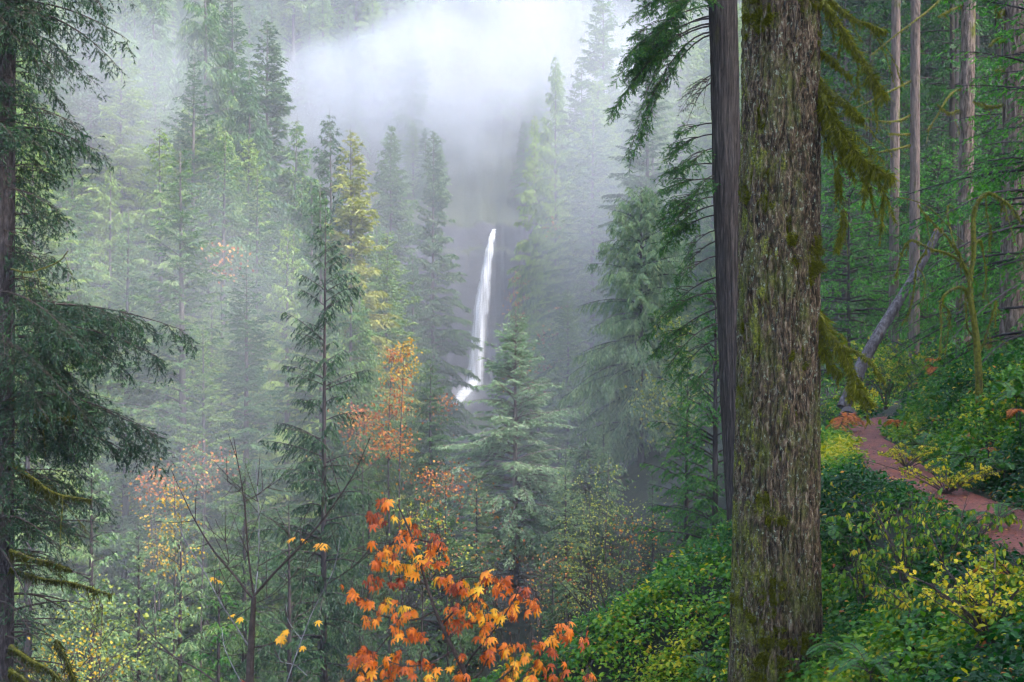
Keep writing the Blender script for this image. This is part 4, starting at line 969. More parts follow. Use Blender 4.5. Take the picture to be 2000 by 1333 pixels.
hem(2075, 22, 8.5, 'vivid green hemlock boughs at the right edge in front of the thick pale trunk', 1.0, 1.3, 2)
hem(2010, 27, 5, 'low bright hemlock behind the mossy bare tree at the right edge', 2.0, 1.5, 2)
hem(1790, 54, 6, 'small dim hemlock left of the leaning log\'s broken top', 3.0, 1.6, 1)

# ================================================================ trail, undergrowth, shrubs
M['trail'] = None
def trail_mat():
    m, N, Lk = mat('red_trail')
    tc = nd(N, 'ShaderNodeTexCoord')
    n1 = nd(N, 'ShaderNodeTexNoise'); n1.inputs['Scale'].default_value = 2.2; n1.inputs['Detail'].default_value = 12; n1.inputs['Roughness'].default_value = .75
    n2 = nd(N, 'ShaderNodeTexNoise'); n2.inputs['Scale'].default_value = 38; n2.inputs['Detail'].default_value = 5
    Lk.new(tc.outputs['Object'], n1.inputs['Vector']); Lk.new(tc.outputs['Object'], n2.inputs['Vector'])
    rp = ramp(N, [(.3, (.075, .014, .006)), (.5, (.18, .038, .018)), (.72, (.33, .095, .048))]); Lk.new(n1.outputs['Fac'], rp.inputs[0])
    r2 = ramp(N, [(.35, (.35, .3, .3)), (.65, (1.3, 1.2, 1.2))]); Lk.new(n2.outputs['Fac'], r2.inputs[0])
    mm = nd(N, 'ShaderNodeMix', data_type='RGBA', blend_type='MULTIPLY'); mm.inputs[0].default_value = 1; Lk.new(rp.outputs[0], mm.inputs[6]); Lk.new(r2.outputs[0], mm.inputs[7])
    pb = nd(N, 'ShaderNodeBsdfPrincipled'); pb.inputs['Roughness'].default_value = .65; Lk.new(mm.outputs[2], pb.inputs['Base Color'])
    bp = nd(N, 'ShaderNodeBump'); bp.inputs['Strength'].default_value = .7; bp.inputs['Distance'].default_value = .03; Lk.new(n2.outputs['Fac'], bp.inputs['Height']); Lk.new(bp.outputs[0], pb.inputs['Normal'])
    out = nd(N, 'ShaderNodeOutputMaterial'); Lk.new(pb.outputs[0], out.inputs[0])
    return m
tp = spline(TRAIL, 260); tg = nrm(np.gradient(tp, axis=0)); sd = np.stack([-tg[:, 1], tg[:, 0]], 1)
u = np.linspace(-1, 1, 21); hw = .37 + .28 * (fbm(np.arange(260) * .12, 1.3, 0, 3, 2) - .45) * 2
V = tp[:, None] + sd[:, None] * (u[None, :, None] * hw[:, None, None])
zt = -1.695 - .035 * u[None] ** 4 + .03 * (fbm(V[..., 0] * 3, V[..., 1] * 3, 0, 3, 6) - .45)
ii = np.arange(259)[:, None] * 21 + np.arange(20)[None]
F = np.concatenate([np.stack([ii, ii + 22, ii + 1], -1).reshape(-1, 3), np.stack([ii, ii + 21, ii + 22], -1).reshape(-1, 3)])
mb = MB(); mb.add(np.concatenate([V, zt[..., None]], -1).reshape(-1, 3), F)
o = mb.obj('trail', trail_mat(), smooth=True); o['kind'] = 'structure'

M['salal'] = leaf_mat('salal_leaves', G((0, (.010, .050, .012)), (.3, (.030, .125, .022)), (.55, (.09, .24, .022)), (.76, (.24, .36, .02)), (.88, (.55, .47, .03)), (.95, (.5, .24, .03)), (1, (.35, .09, .03))), rough=.5, trans=.35, spec=.3)
M['yellow_leaf'] = leaf_mat('yellow_leaves', G((0, (.12, .24, .02)), (.35, (.32, .38, .03)), (.6, (.62, .52, .03)), (1, (.80, .60, .04))), rough=.45, trans=.4)
M['lime_leaf'] = leaf_mat('lime_leaves', G((0, (.05, .16, .02)), (.5, (.16, .28, .025)), (.8, (.42, .42, .03)), (1, (.68, .50, .04))), rough=.4, trans=.4)
M['orange_leaf'] = leaf_mat('orange_leaves', G((0, (.20, .028, .008)), (.3, (.52, .095, .010)), (.55, (.82, .22, .012)), (.8, (.92, .44, .02)), (1, (.85, .52, .03))), rough=.36, trans=.3, spec=.5, tsat=1.1)
M['rust_leaf'] = leaf_mat('rust_leaves', G((0, (.16, .05, .03)), (.5, (.40, .13, .05)), (.8, (.62, .28, .06)), (1, (.7, .42, .06))), rough=.6, trans=.35)
M['bracken'] = leaf_mat('rusty_fronds', G((0, (.22, .055, .02)), (.5, (.55, .16, .045)), (1, (.72, .34, .06))), rough=.6, trans=.35)
M['fern'] = leaf_mat('fern_fronds', G((0, (.015, .06, .015)), (.5, (.045, .15, .025)), (1, (.14, .28, .04))), rough=.45, trans=.3)
M['gold_far'] = leaf_mat('golden_leaves', G((0, (.32, .19, .02)), (.5, (.55, .35, .03)), (1, (.66, .47, .04))), rough=.6, trans=.4)
M['orange_far'] = leaf_mat('far_orange_leaves', G((0, (.26, .07, .02)), (.5, (.5, .17, .03)), (1, (.62, .32, .05))), rough=.6, trans=.4)
M['green_far'] = leaf_mat('olive_leaves', G((0, (.12, .20, .05)), (.5, (.30, .36, .08)), (1, (.55, .50, .10))), rough=.6, trans=.4)

# --- leafy ground cover (nobody could count it)
def cover_h(x, y):
    d = poly_dist(x, y, EDGE); a = np.abs(d) - .45
    m = fbm(x * .9, y * .9, 0, 3, 33)
    hgt = np.where(d > 0, .10 + .55 * np.clip(m - .25, 0, 1), .35 + 2.0 * np.clip(m - .22, 0, 1))
    return hgt * np.where(d > 0, sstep(0, 1.5, a), sstep(-.05, .8, a)) * np.where(d > 0, 1, 1) + .03
def scatter_cover(n, xr, yr, r, dens_fn=None):
    x = r.uniform(*xr, n); y = yr[0] + (yr[1] - yr[0]) * r.random(n) ** .8
    px = 1000 + x / y * 2500
    d = poly_dist(x, y, EDGE)
    k = (px > 900) & (px < 2600) & (np.abs(d) > .30 + .3 * cr_.random(len(d)))
    x, y, d = x[k], y[k], d[k]
    g = height(x, y); py = 666 - (g + .8) / y * 2500
    k = py < 1400; return x[k], y[k], g[k], d[k]
cr_ = np.random.default_rng(7)
cov = MB(); stw = MB()
for n, yr, nl, ls_ in ((30000, (6.2, 15), 26, .044), (21000, (14, 24), 24, .052), (9000, (23, 44), 20, .085)):
    x, y, g, d = scatter_cover(n, (-1.5, 20), yr, cr_)
    ch = cover_h(x, y)
    gap = vnoise(x * 1.7, y * 1.7, 0, 91)
    k = gap > np.where(y < 15, .16, .22); x, y, g, d, ch = x[k], y[k], g[k], d[k], ch[k]
    lvl = cr_.random(len(x)) ** .5
    c = np.stack([x, y, g + ch * lvl + .04], 1)
    m = len(c); ci = np.repeat(np.arange(m), nl)
    o_ = nrm(cr_.normal(0, 1, (m * nl, 3)) + np.array([0, 0, .35]))
    rad_ = cr_.uniform(.04, .2, m * nl) * (ls_ / .055)
    p = c[ci] + o_ * rad_[:, None] * np.array([1, 1, .7])
    dv = nrm(o_ * np.array([1, 1, .25]) + cr_.normal(0, .35, (m * nl, 3)) - UP * .18)
    nr = nrm(UP + cr_.normal(0, .45, (m * nl, 3)) + o_ * .3)
    patch = fbm(x * .5, y * .5, 0, 3, 55)
    crest_patch = np.exp(-((x - 2.4) ** 2 / 1.2 + (y - 16.5) ** 2 / 6)) * .10 + np.exp(-((x - 1.2) ** 2 / .8 + (y - 15.5) ** 2 / 5)) * .08  # yellower leaves on the crest of the mound
    t = .40 + (patch - .47) * 1.7 + crest_patch + np.where(d > 0, .07, -.14)
    sp_ = cr_.random(m)
    t = np.where(sp_ > .965, .88, t) 
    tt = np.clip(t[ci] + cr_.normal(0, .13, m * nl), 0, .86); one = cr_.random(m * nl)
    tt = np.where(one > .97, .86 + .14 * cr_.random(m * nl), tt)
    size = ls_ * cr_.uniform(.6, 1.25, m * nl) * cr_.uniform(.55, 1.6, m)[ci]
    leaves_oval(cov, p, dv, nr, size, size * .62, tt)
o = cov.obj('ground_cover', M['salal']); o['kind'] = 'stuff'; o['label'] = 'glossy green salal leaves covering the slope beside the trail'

# fallen leaves and needles on the trail
lit = MB(); n = 5200; k = cr_.integers(20, 250, n); q = tp[k] + sd[k] * (cr_.uniform(-1, 1, n) * hw[k])[:, None] + cr_.normal(0, .06, (n, 2)); edge = np.abs(poly_dist(q[:, 0], q[:, 1], TRAIL)) / .4
kk = cr_.random(n) < .25 + .75 * edge ** 3; q = q[kk]; n = len(q)
az = cr_.random(n) * 6.28; dv = np.stack([np.cos(az), np.sin(az), cr_.normal(0, .1, n)], 1); L = cr_.uniform(.012, .05, n)
leaves_oval(lit, np.column_stack([q, np.full(n, -1.672)]), nrm(dv), nrm(UP + cr_.normal(0, .25, (n, 3))), L, L * cr_.uniform(.2, .8, n), cr_.random(n))
M['litter'] = leaf_mat('dead_leaves', G((0, (.03, .012, .008)), (.5, (.14, .06, .025)), (.85, (.35, .16, .04)), (1, (.55, .35, .05))), rough=.7, trans=.1)
o = lit.obj('leaf_litter', M['litter']); o['kind'] = 'stuff'; o['label'] = 'fallen leaves and needles scattered on the red trail'
# --- ferns
def frond_set(mb, wood, base, n, L, r, arch=.9, az0=None, azs=3.14, W=.22, pin=26, tint=.5, lift=(.6, 1.2)):
    for i in range(n):
        az = r.uniform(0, 6.28) if az0 is None else az0 + r.uniform(-azs, azs)
        l = L * r.uniform(.7, 1.1); up = r.uniform(*lift)
        t = np.linspace(0, 1, 12); h = np.array([math.cos(az), math.sin(az), 0])
        cpt = base + h * (l * (t * .95))[:, None] * .8 + UP * (l * (up * t - arch * t * t))[:, None]
        tubes(wood, cpt, np.linspace(.005, .0015, 12), 4)
        s = np.repeat(np.linspace(.12, .99, pin), 2); sgn = np.tile([-1, 1], pin)
        q = np.stack([np.interp(s, t, cpt[:, k]) for k in range(3)], 1)
        T_ = nrm(np.stack([np.interp(s, t, np.gradient(cpt[:, k])) for k in range(3)], 1))
        side = nrm(np.cross(T_, UP)) * sgn[:, None]
        pl = l * W * np.sin(np.pi * np.clip(s * .95 + .08, 0, 1)) ** .6 * r.uniform(.85, 1.1, len(s))
        dv = nrm(side + T_ * .45 - UP * .25 + r.normal(0, .08, (len(s), 3)))
        nr_ = nrm(np.cross(T_, side) * sgn[:, None] + r.normal(0, .2, (len(s), 3)))
        leaves_oval(mb, q, dv, nr_, pl, np.full(len(s), l * .035), np.clip(r.normal(tint, .18, len(s)), 0, 1), fold=.1, bend=.15)
def gpoint(px, py, D=None):
    """ground point seen at a photograph pixel (marching along the sight line)"""
    d = np.linspace(6, 70, 1600)
    x = (px - 1000) / 2500 * d; z = (666 - py) / 2500 * d
    hit = np.nonzero(z < height(x, d))[0]
    i = hit[0] if len(hit) else 600
    return np.array([x[i], d[i], float(height(x[i], d[i]))])
def fern(px, py, D, L, n, lab, m='fern', name='sword_fern', seed=1, **kw):
    r = np.random.default_rng(seed); q = P(px, py, D); g = float(height(q[0], q[1]))
    q = gpoint(px, py + 1.0 * L / D * 2500); g = float(height(q[0], q[1])); b = np.array([q[0], q[1], g + .25 * L + float(cover_h(np.array([q[0]]), np.array([q[1]]))[0]) * (1.15 if m == 'bracken' else .8) + (.12 if m == 'bracken' else 0)])
    o = thing(name, lab, 'fern', (b[0], b[1], g)); mb, wd = MB(), MB(); rel = b - np.array([b[0], b[1], g])
    frond_set(mb, wd, rel, n, L, r, **kw)
    if rel[2] > .1: tubes(wd, np.array([[0, 0, -.02], [0.01, 0, rel[2] * .5], rel]), np.array([.012, .01, .007]), 5)
    wd.obj('stem', M['twig_bark'], o); mb.obj('fronds', M[m], o)
BR = [(1655, 795, 27, .75, 9, 'rust-orange bracken above the cut log end, left of the trail'),
      (1822, 768, 20, .42, 7, 'orange bracken on the bank right of the trail bend, upper one of two'),
      (1828, 786, 19, .42, 6, 'orange bracken on the bank right of the trail bend, lower one of two'),
      (1752, 815, 24, .5, 8, 'rusty bracken hanging over the right edge of the trail bend'),
      (1992, 885, 13, .32, 8, 'bright orange bracken on the bank at the right edge of the picture'),
      (1930, 915, 13.5, .2, 4, 'small orange frond low on the dark bank'),
      (1820, 850, 17, .25, 4, 'small rusty frond in the middle of the dark bank'),
      (1945, 1110, 9.5, .35, 5, 'rust-red bracken behind the yellow-leaved shrub'),
      (1962, 705, 18, .38, 4, 'yellow bracken at the right beside the mossy bare tree'),
      (1940, 760, 17, .28, 4, 'golden bracken right of the mossy bare tree\'s foot')]
for i, (px, py, D, L, n, lab) in enumerate(BR): fern(px, py, D, L * .8, n, lab, 'bracken', 'bracken_fern', 400 + i, W=.32, arch=1.0, pin=22, lift=(.5, .9))
SF = [(1640, 1000, 16, .8, 9, 'dark sword fern in the shade right of the huge mossy trunk'), (1700, 1290, 11.2, .7, 10, 'arching sword fern low in the green slope at the bottom of the picture'),
      (1650, 1240, 11.8, .7, 10, 'sword fern beside the foot of the huge mossy trunk'), (1985, 800, 14.5, .7, 9, 'sword fern on the dark bank at the right edge'), (1890, 850, 16, .75, 11, 'sword fern in the middle of the dark bank right of the trail'),
      (1800, 830, 19, .7, 10, 'sword fern at the left end of the dark bank right of the trail'), (1950, 960, 12.5, .6, 9, 'sword fern at the foot of the dark bank near the right edge'), (1960, 880, 13.4, .6, 9, 'sword fern above the foot of the dark bank'),
      (1380, 1290, 15, .7, 8, 'sword fern on the leafy mound just left of the huge mossy trunk'), (1645, 760, 28, .8, 8, 'sword fern behind the cut log end'), (1770, 1200, 10.5, .55, 7, 'fern half hidden among green leaves left of the yellow-leaved shrub')]
for i, (px, py, D, L, n, lab) in enumerate(SF): fern(px, py, D, L * .72, n, lab, seed=430 + i, pin=30, W=.17)

# --- shrubs with stems and hanging leaves
def shrub(px, py, D, lab, m, seed, H=1.6, spread=1.0, nst=7, lsz=.045, nleaf=14, asp=.8, droop=.5, name='shrub', lean=(0, 0), tint=.6, tv=.25, r0=.008):
    r = np.random.default_rng(seed); x = (px - 1000) / 2500 * D; g = float(height(x, D)); top = (666 - py) / 2500 * D
    H = max(top - g, .4) if H is None else H
    o = thing(name, lab, 'shrub', (x, D, g)); wd, lf = MB(), MB()
    for i in range(nst):
        az = r.uniform(0, 6.28); sp_ = spread * r.uniform(.3, 1.0); t = np.linspace(0, 1, 9)
        e = np.array([math.cos(az) * sp_ + lean[0], math.sin(az) * sp_ * .7 + lean[1], 0]); h = H * r.uniform(.7, 1.05)
        st = e * (t ** 1.3)[:, None] + UP * (h * (1.25 * t - .3 * t * t))[:, None] + np.cumsum(r.normal(0, .012 * H, (9, 3)), 0)
        st[0] = r.normal(0, .05, 3) * [1, 1, 0]
        tubes(wd, st, np.linspace(r0, .002, 9), 5)
        for j in range(5):
            k = r.integers(3, 8); d = nrm(np.array([r.normal(), r.normal() * .7, r.uniform(-.1, .8)])); l = H * .35 * r.uniform(.4, 1)
            q = st[k] + d * (np.linspace(0, l, 6)[:, None]) - UP * (.35 * l * np.linspace(0, 1, 6) ** 2)[:, None]
            tubes(wd, q, np.linspace(.003, .001, 6), 4)
            s = r.random(nleaf); p = np.stack([np.interp(s, np.linspace(0, 1, 6), q[:, c]) for c in range(3)], 1)
            dv = nrm(nrm(r.normal(0, 1, (nleaf, 3))) * .7 + d * .3 - UP * droop)
            L = lsz * r.uniform(.6, 1.2, nleaf); tb = r.normal(0, .15)
            leaves_oval(lf, p, dv, nrm(UP + r.normal(0, .6, (nleaf, 3))), L, L * asp, np.clip(r.normal(tint + tb, tv, nleaf), 0, 1))
    wd.obj('stems', M['twig_bark'], o); lf.obj('leaves', M[m], o)
shrub(1935, 1085, 8.2, 'yellow-leaved shrub with round leaves in the bottom right corner', 'yellow_leaf', 501, None, .85, 26, .032, 11, .85, .2, lean=(.02, 0), tint=.5, tv=.3)
shrub(2010, 1060, 8.8, 'taller yellow-green shrub cut by the right edge, behind the round-leaved yellow shrub', 'lime_leaf', 502, None, .5, 10, .06, 8, .5, .9, tint=.6)
shrub(1770, 945, 11.2, 'shrub with hanging yellow-green leaves below the narrowest part of the trail', 'lime_leaf', 503, None, .75, 12, .058, 8, .42, 1.3, tint=.45)
shrub(1850, 960, 10.6, 'shrub with hanging lime leaves just left of the lower stretch of trail', 'lime_leaf', 504, None, .6, 11, .058, 8, .42, 1.3, tint=.4)
shrub(1690, 1020, 12.0, 'sparse shrub with drooping green leaves right of the huge mossy trunk', 'lime_leaf', 505, None, .6, 8, .075, 6, .42, 1.3, tint=.35)
shrub(1800, 1120, 10.0, 'arching shrub with yellow hanging leaves in the middle of the lower right slope', 'lime_leaf', 506, None, .6, 9, .055, 7, .42, 1.2, tint=.6)
shrub(1770, 865, 17.0, 'fine-leaved yellow shrub spilling over the right side of the trail', 'yellow_leaf', 507, None, .85, 18, .028, 16, .7, .3, tint=.45)
shrub(1850, 925, 14.2, 'fine-leaved golden shrub at the bank foot beside the trail', 'yellow_leaf', 508, None, 1.0, 22, .028, 18, .7, .3, tint=.5)
shrub(1730, 650, 33, 'yellow-green thicket behind the trail bend, in front of the leaning log', 'lime_leaf', 509, None, 1.3, 16, .07, 20, .7, .3, tint=.55)
shrub(1800, 640, 31, 'olive thicket right of the leaning log', 'lime_leaf', 510, None, 1.4, 16, .07, 20, .7, .3, tint=.45)
shrub(1690, 755, 29, 'small bright yellow shrub behind the trail bend', 'yellow_leaf', 511, None, .45, 8, .06, 10, .8, .3, tint=.6)
shrub(1640, 690, 36, 'green thicket just right of the huge mossy trunk beyond the trail', 'lime_leaf', 512, None, 1.3, 14, .08, 20, .7, .3, tint=.2)
shrub(1860, 690, 27, 'dull green thicket behind the mossy bare tree', 'lime_leaf', 513, None, 1.2, 14, .07, 18, .7, .3, tint=.3)
shrub(1410, 1240, 13.5, 'twig with a few yellow leaves left of the huge mossy trunk\'s foot', 'yellow_leaf', 514, None, .2, 3, .05, 4, .6, .8, tint=.7)
shrub(1310, 1130, 17.5, 'low yellow-green shrub on the crest of the leafy mound', 'lime_leaf', 515, None, .6, 12, .05, 14, .7, .3, tint=.5)

# --- cut log end, leaning log, mossy bare tree
lg = thing('cut_log', 'dark sawn end of a log lying at the left edge of the trail bend', 'log', P(1656, 824, 26.2))
mb = MB(); tubes(mb, np.array([[0, 0, .05], [.1, .4, .06], [.32, 1.2, .06], [.53, 2.0, .05]]), np.array([.175, .185, .18, .17]), 28, close=True)
mb.obj('bark', M['dark_bark'], lg, True)
mb = MB(); a = np.arange(28) / 28 * 6.283; nn = nrm(np.array([-.2, -1, 0])); uu = nrm(np.cross(nn, UP))
V = np.vstack([[nn * .012 + [0, 0, .05]], [nn * .008 + [0, 0, .05] + uu * math.cos(q) * .16 + UP * math.sin(q) * .16 for q in a]])
mb.add(V, [[0, 1 + i, 1 + (i + 1) % 28] for i in range(28)])
m_, N_, L_ = mat('old_cut_wood'); tc = nd(N_, 'ShaderNodeTexCoord'); wv = nd(N_, 'ShaderNodeTexWave', wave_type='RINGS', rings_direction='Y'); wv.inputs['Scale'].default_value = 18; wv.inputs['Distortion'].default_value = 2
L_.new(tc.outputs['Object'], wv.inputs[0]); rp = ramp(N_, [(0, (.018, .015, .02)), (1, (.06, .05, .055))]); L_.new(wv.outputs['Fac'], rp.inputs[0])
pb = nd(N_, 'ShaderNodeBsdfPrincipled'); pb.inputs['Roughness'].default_value = .8; L_.new(rp.outputs[0], pb.inputs[0]); ou = nd(N_, 'ShaderNodeOutputMaterial'); L_.new(pb.outputs[0], ou.inputs[0])
mb.obj('cut_face', m_, lg)

pa = pix_path([(1652, 785), (1682, 715), (1712, 660), (1748, 600), (1786, 540), (1812, 492), (1832, 452)], 30, 14, 31.5)
M['log_bark'] = bark_mat('log_bark', G((.3, (.03, .025, .028)), (.5, (.10, .085, .09)), (.75, (.28, .26, .27))), scale=(14, 14, 5), bump=.6)
ll_ = thing('leaning_log', 'leaning dead grey log with a broken reddish top behind the trail bend', 'log', (pa[0][0], pa[0][1], float(height(pa[0][0], pa[0][1]))))
pa = np.vstack([pa[0] + (pa[0] - pa[1]) * .35, pa]); mb = MB()
na = 26; rr = np.linspace(.16, .085, len(pa)); tubes(mb, spline(pa, 60) - np.array(ll_.location), np.interp(np.linspace(0, 1, 60), np.linspace(0, 1, len(pa)), rr) * (1 + .08 * (vnoise(np.arange(60) * .8, 1, 1, 4) - .5)), na)
mb.obj('log', M['log_bark'], ll_, True)
mb = MB(); r = np.random.default_rng(3); e = pa[-1] - np.array(ll_.location)
leaves_tri1(mb, e + r.normal(0, .035, (26, 3)), nrm(np.tile(pa[-1] - pa[-2], (26, 1)) + r.normal(0, .03, (26, 3))), nrm(r.normal(0, 1, (26, 3))), r.uniform(.08, .25, 26), np.full(26, .05), np.full(26, .3))
mb.obj('splintered_top', M['bracken'], ll_)

DB = 18.
mt_ = thing('bare_tree', 'crooked leafless little tree wrapped in yellow moss above the dark bank', 'tree', ((1913 - 1000) / 2500 * DB, DB, float(height((1913 - 1000) / 2500 * DB, DB))))
off = np.array(mt_.location)
BT = [([(1914, 880), (1913, 790), (1911, 720), (1906, 650), (1898, 590), (1895, 540), (1902, 490), (1899, 430), (1905, 395), (1925, 374), (1950, 384), (1975, 405), (1992, 432)], .055, .012, 2600, .05),
      ([(1893, 545), (1880, 515), (1850, 495), (1815, 486), (1785, 472), (1768, 478), (1756, 510), (1748, 545)], .026, .006, 1200, .05),
      ([(1888, 530), (1868, 490), (1845, 460), (1815, 430), (1790, 398)], .022, .004, 900, .05),
      ([(1868, 492), (1858, 450), (1852, 410), (1858, 398)], .012, .004, 300, .04),
      ([(1895, 590), (1880, 560), (1850, 568), (1836, 590), (1836, 640), (1830, 700)], .024, .006, 900, .05),
      ([(1836, 590), (1855, 615), (1848, 660), (1842, 700)], .012, .004, 300, .04),
      ([(1905, 660), (1890, 640), (1886, 600), (1884, 570)], .014, .004, 300, .04),
      ([(1902, 480), (1915, 470), (1922, 500), (1925, 540), (1918, 580)], .016, .005, 500, .05),
      ([(1908, 700), (1925, 660), (1935, 620), (1942, 590), (1940, 640)], .016, .005, 500, .05),
      ([(1925, 376), (1928, 420), (1935, 450), (1932, 490)], .010, .003, 300, .06),
      ([(1960, 392), (1972, 440), (1985, 480), (2000, 520)], .009, .003, 200, .05),
      ([(1810, 488), (1790, 520), (1785, 560), (1775, 610), (1760, 640)], .014, .004, 500, .06),
      ([(1790, 520), (1805, 545), (1800, 590)], .010, .003, 200, .05),
      ([(1750, 385), (1780, 390), (1815, 405), (1850, 440), (1880, 470)], .008, .006, 100, .03)]
for i, (pts, r0, r1, fn, fl) in enumerate(BT):
    moss_branch(mt_, pts, DB, DB + (.4 if i % 2 else -.4), r0, r1, fn, fl * 1.2, 600 + i, n=26, off=off, twigs=(4 if i else 2), twl=.35, tdir=(.1, 0, -.8), name='trunk' if i == 0 else 'branch')

# ---------------------------------------------------------------- broadleaf trees in the gorge
def broadleaf(px, top, D, cH, cW, m, lab, seed, nl=900, lsz=.16, bark='twig_bark', name='maple_tree', H=None, sparse=1.0, thin=1.0):
    r = np.random.default_rng(seed); loc, H = seat(px, top, D)
    o = thing(name, lab, 'tree', loc); wd, lf = MB(), MB()
    t = np.linspace(0, 1, 12); ax = np.stack([np.sin(t * 3 + seed) * .02 * H, np.cos(t * 2 + seed) * .02 * H, t * H * .97], 1); ax -= ax[0]; ax[:, :2] -= ax[-1, :2] * t[:, None]
    r0 = .0035 * H * thin + .015
    tubes(wd, ax, r0 * (1 - .85 * t), 7)
    nb_ = 16; s = (1 - cH / H) + cH / H * r.random(nb_) ** 1.1 * .92
    tips = []
    for q in s:
        b = np.array([np.interp(q, t, ax[:, c]) for c in range(3)]); az = r.uniform(0, 6.28); rel = (q - (1 - cH / H)) / (cH / H)
        l = cW * .62 * (1.05 - .75 * rel) * r.uniform(.5, 1.1); d = np.array([math.cos(az), math.sin(az), r.uniform(.5, 1.1)]); tt = np.linspace(0, 1, 7)
        bp = b + nrm(d) * (l * tt)[:, None] * 1.2 + np.cumsum(r.normal(0, .03 * l, (7, 3)), 0); tubes(wd, bp, r0 * .35 * (1 - .8 * tt) * (1 - .5 * q), 5); tips.append(bp[-1])
        for _ in range(6):
            k = r.integers(2, 7); d2 = nrm(nrm(d) + r.normal(0, .7, 3)); l2 = l * r.uniform(.25, .6)
            b2 = bp[k] + d2 * (l2 * np.linspace(0, 1, 5))[:, None]; tubes(wd, b2, r0 * .12 * np.linspace(1, .3, 5), 4); tips += [b2[-1], b2[-1], b2[3]]
    tips = np.array(tips); has = tips[r.random(len(tips)) < .8 * sparse]
    ci = r.integers(0, len(has), nl); p = has[ci] + r.normal(0, 1, (nl, 3)) * np.array([.16, .16, .11]) * cW * .8
    dv = nrm(r.normal(0, 1, (nl, 3)) - UP * .6); L = lsz * r.uniform(.6, 1.25, nl)
    leaves_oval(lf, p, dv, nrm(UP + r.normal(0, .6, (nl, 3))), L, L * .95, np.clip(r.normal(.5, .28, nl), 0, 1))
    wd.obj('trunk', M[bark], o, True); lf.obj('crown', M[m], o)
for i, a in enumerate([
    (768, 648, 92, 9.5, 3.6, 'orange_far', 'narrow orange maple glowing between the bare-topped fir and the waterfall foot', 1100, .20),
    (790, 655, 90, 3.5, 2.2, 'gold_far', 'golden maple top just right of the narrow orange maple', 300, .18),
    (340, 905, 58, 5.0, 1.9, 'gold_far', 'yellow maple sprays low on the left, above the weeping sapling', 330, .12),
    (300, 960, 66, 5.0, 2.6, 'gold_far', 'golden sparse maple left of the weeping sapling', 240, .13),
    (290, 895, 74, 2.5, 2.4, 'orange_far', 'small orange maple right of the near dark spruce\'s long lower bough', 260, .17),
    (870, 900, 54, 5.5, 3.8, 'rust_leaf', 'russet thin-twigged maple behind the orange foreground maple', 900, .10),
    (835, 960, 46, 4.5, 3.0, 'green_far', 'sparse bush of fine upright stems with yellow leaves, above the foreground maple', 500, .10),
    (1190, 880, 52, 7.0, 4.2, 'green_far', 'pale yellow-green birch-like tree right of the silver-tipped fir', 1300, .075),
    (1235, 1010, 46, 6.0, 4.2, 'orange_far', 'thin orange-leaved maple above the left end of the leafy mound', 420, .085),
    (1150, 960, 48, 6.0, 4.5, 'green_far', 'olive-yellow thicket tree between the silver-tipped fir and the leafy mound', 900, .07),
    (1090, 590, 160, 13, 8, 'rust_leaf', 'faint rusty maple in the mist right of the waterfall', 900, .32),
    (1020, 530, 226, 9, 5, 'orange_far', 'small orange tree on the cliff edge right of the waterfall', 240, .40),
    (1290, 400, 150, 9, 6, 'rust_leaf', 'faint orange-brown tree in the mist behind the slim trunk\'s boughs', 500, .30),
    (1095, 420, 180, 3, 4, 'orange_far', 'tiny orange leaf cluster high in the misty right-hand forest', 90, .34),
    (1060, 1060, 44, 5, 4, 'rust_leaf', 'low brownish thicket right of the silver-tipped fir\'s trunk', 350, .08),
    (1330, 590, 74, 9, 4, 'green_far', 'pale gold-green tree left of the slim dark trunk', 900, .17),
    (700, 780, 96, 6, 4.5, 'rust_leaf', 'dull red maple behind the bare-topped fir\'s right boughs', 600, .20),
    (860, 770, 150, 4, 4, 'orange_far', 'small orange maple beside the cascade at the waterfall foot', 160, .30),
    (200, 1130, 40, 5, 4.5, 'green_far', 'sunlit yellow-green maple low behind the near dark spruce', 900, .10),
    (130, 1210, 36, 4, 4, 'gold_far', 'yellow leaves low behind the mossy boughs of the near dark spruce', 500, .09),
    (405, 845, 78, 4, 3, 'rust_leaf', 'small rust-coloured tree in the left forest below the light green fir', 260, .16),
    (430, 460, 116, 4, 4, 'rust_leaf', 'tiny rusty leaf patch high in the left forest', 140, .26)]):
    px, top, D, cH, cW, m, lab, nl, lsz = a
    broadleaf(px, top, D, cH, cW, m, lab, 700 + i, nl, lsz)

# ---------------------------------------------------------------- foreground maple with drooping orange leaves
def leaf_template():
    tips = [(-128, .50), (-88, .72), (-44, .92), (0, 1.05), (44, .92), (88, .72), (128, .50)]
    pts = [(-172, .22)]
    for i, (a, l) in enumerate(tips):
        pts += [(a - 13, l * .62), (a - 9, l * .80), (a, l), (a + 9, l * .80), (a + 13, l * .62)]
        if i < 6: pts.append(((a + tips[i + 1][0]) / 2, .40 * (l + tips[i + 1][1]) / 2 + .06))
    pts.append((172, .22))
    P2 = np.array([(l * math.sin(math.radians(a)), l * math.cos(math.radians(a))) for a, l in pts])
    ang = np.radians([a for a, l in pts]); rr = np.array([l for a, l in pts])
    n = len(P2); V = np.vstack([[0, 0], P2 * .5, P2]); F = []
    for i in range(n - 1):
        F += [[0, 1 + i + 1, 1 + i], [1 + i, 1 + i + 1, 1 + n + i + 1], [1 + i, 1 + n + i + 1, 1 + n + i]]
    return V, np.array(F)
LV, LF = leaf_template()
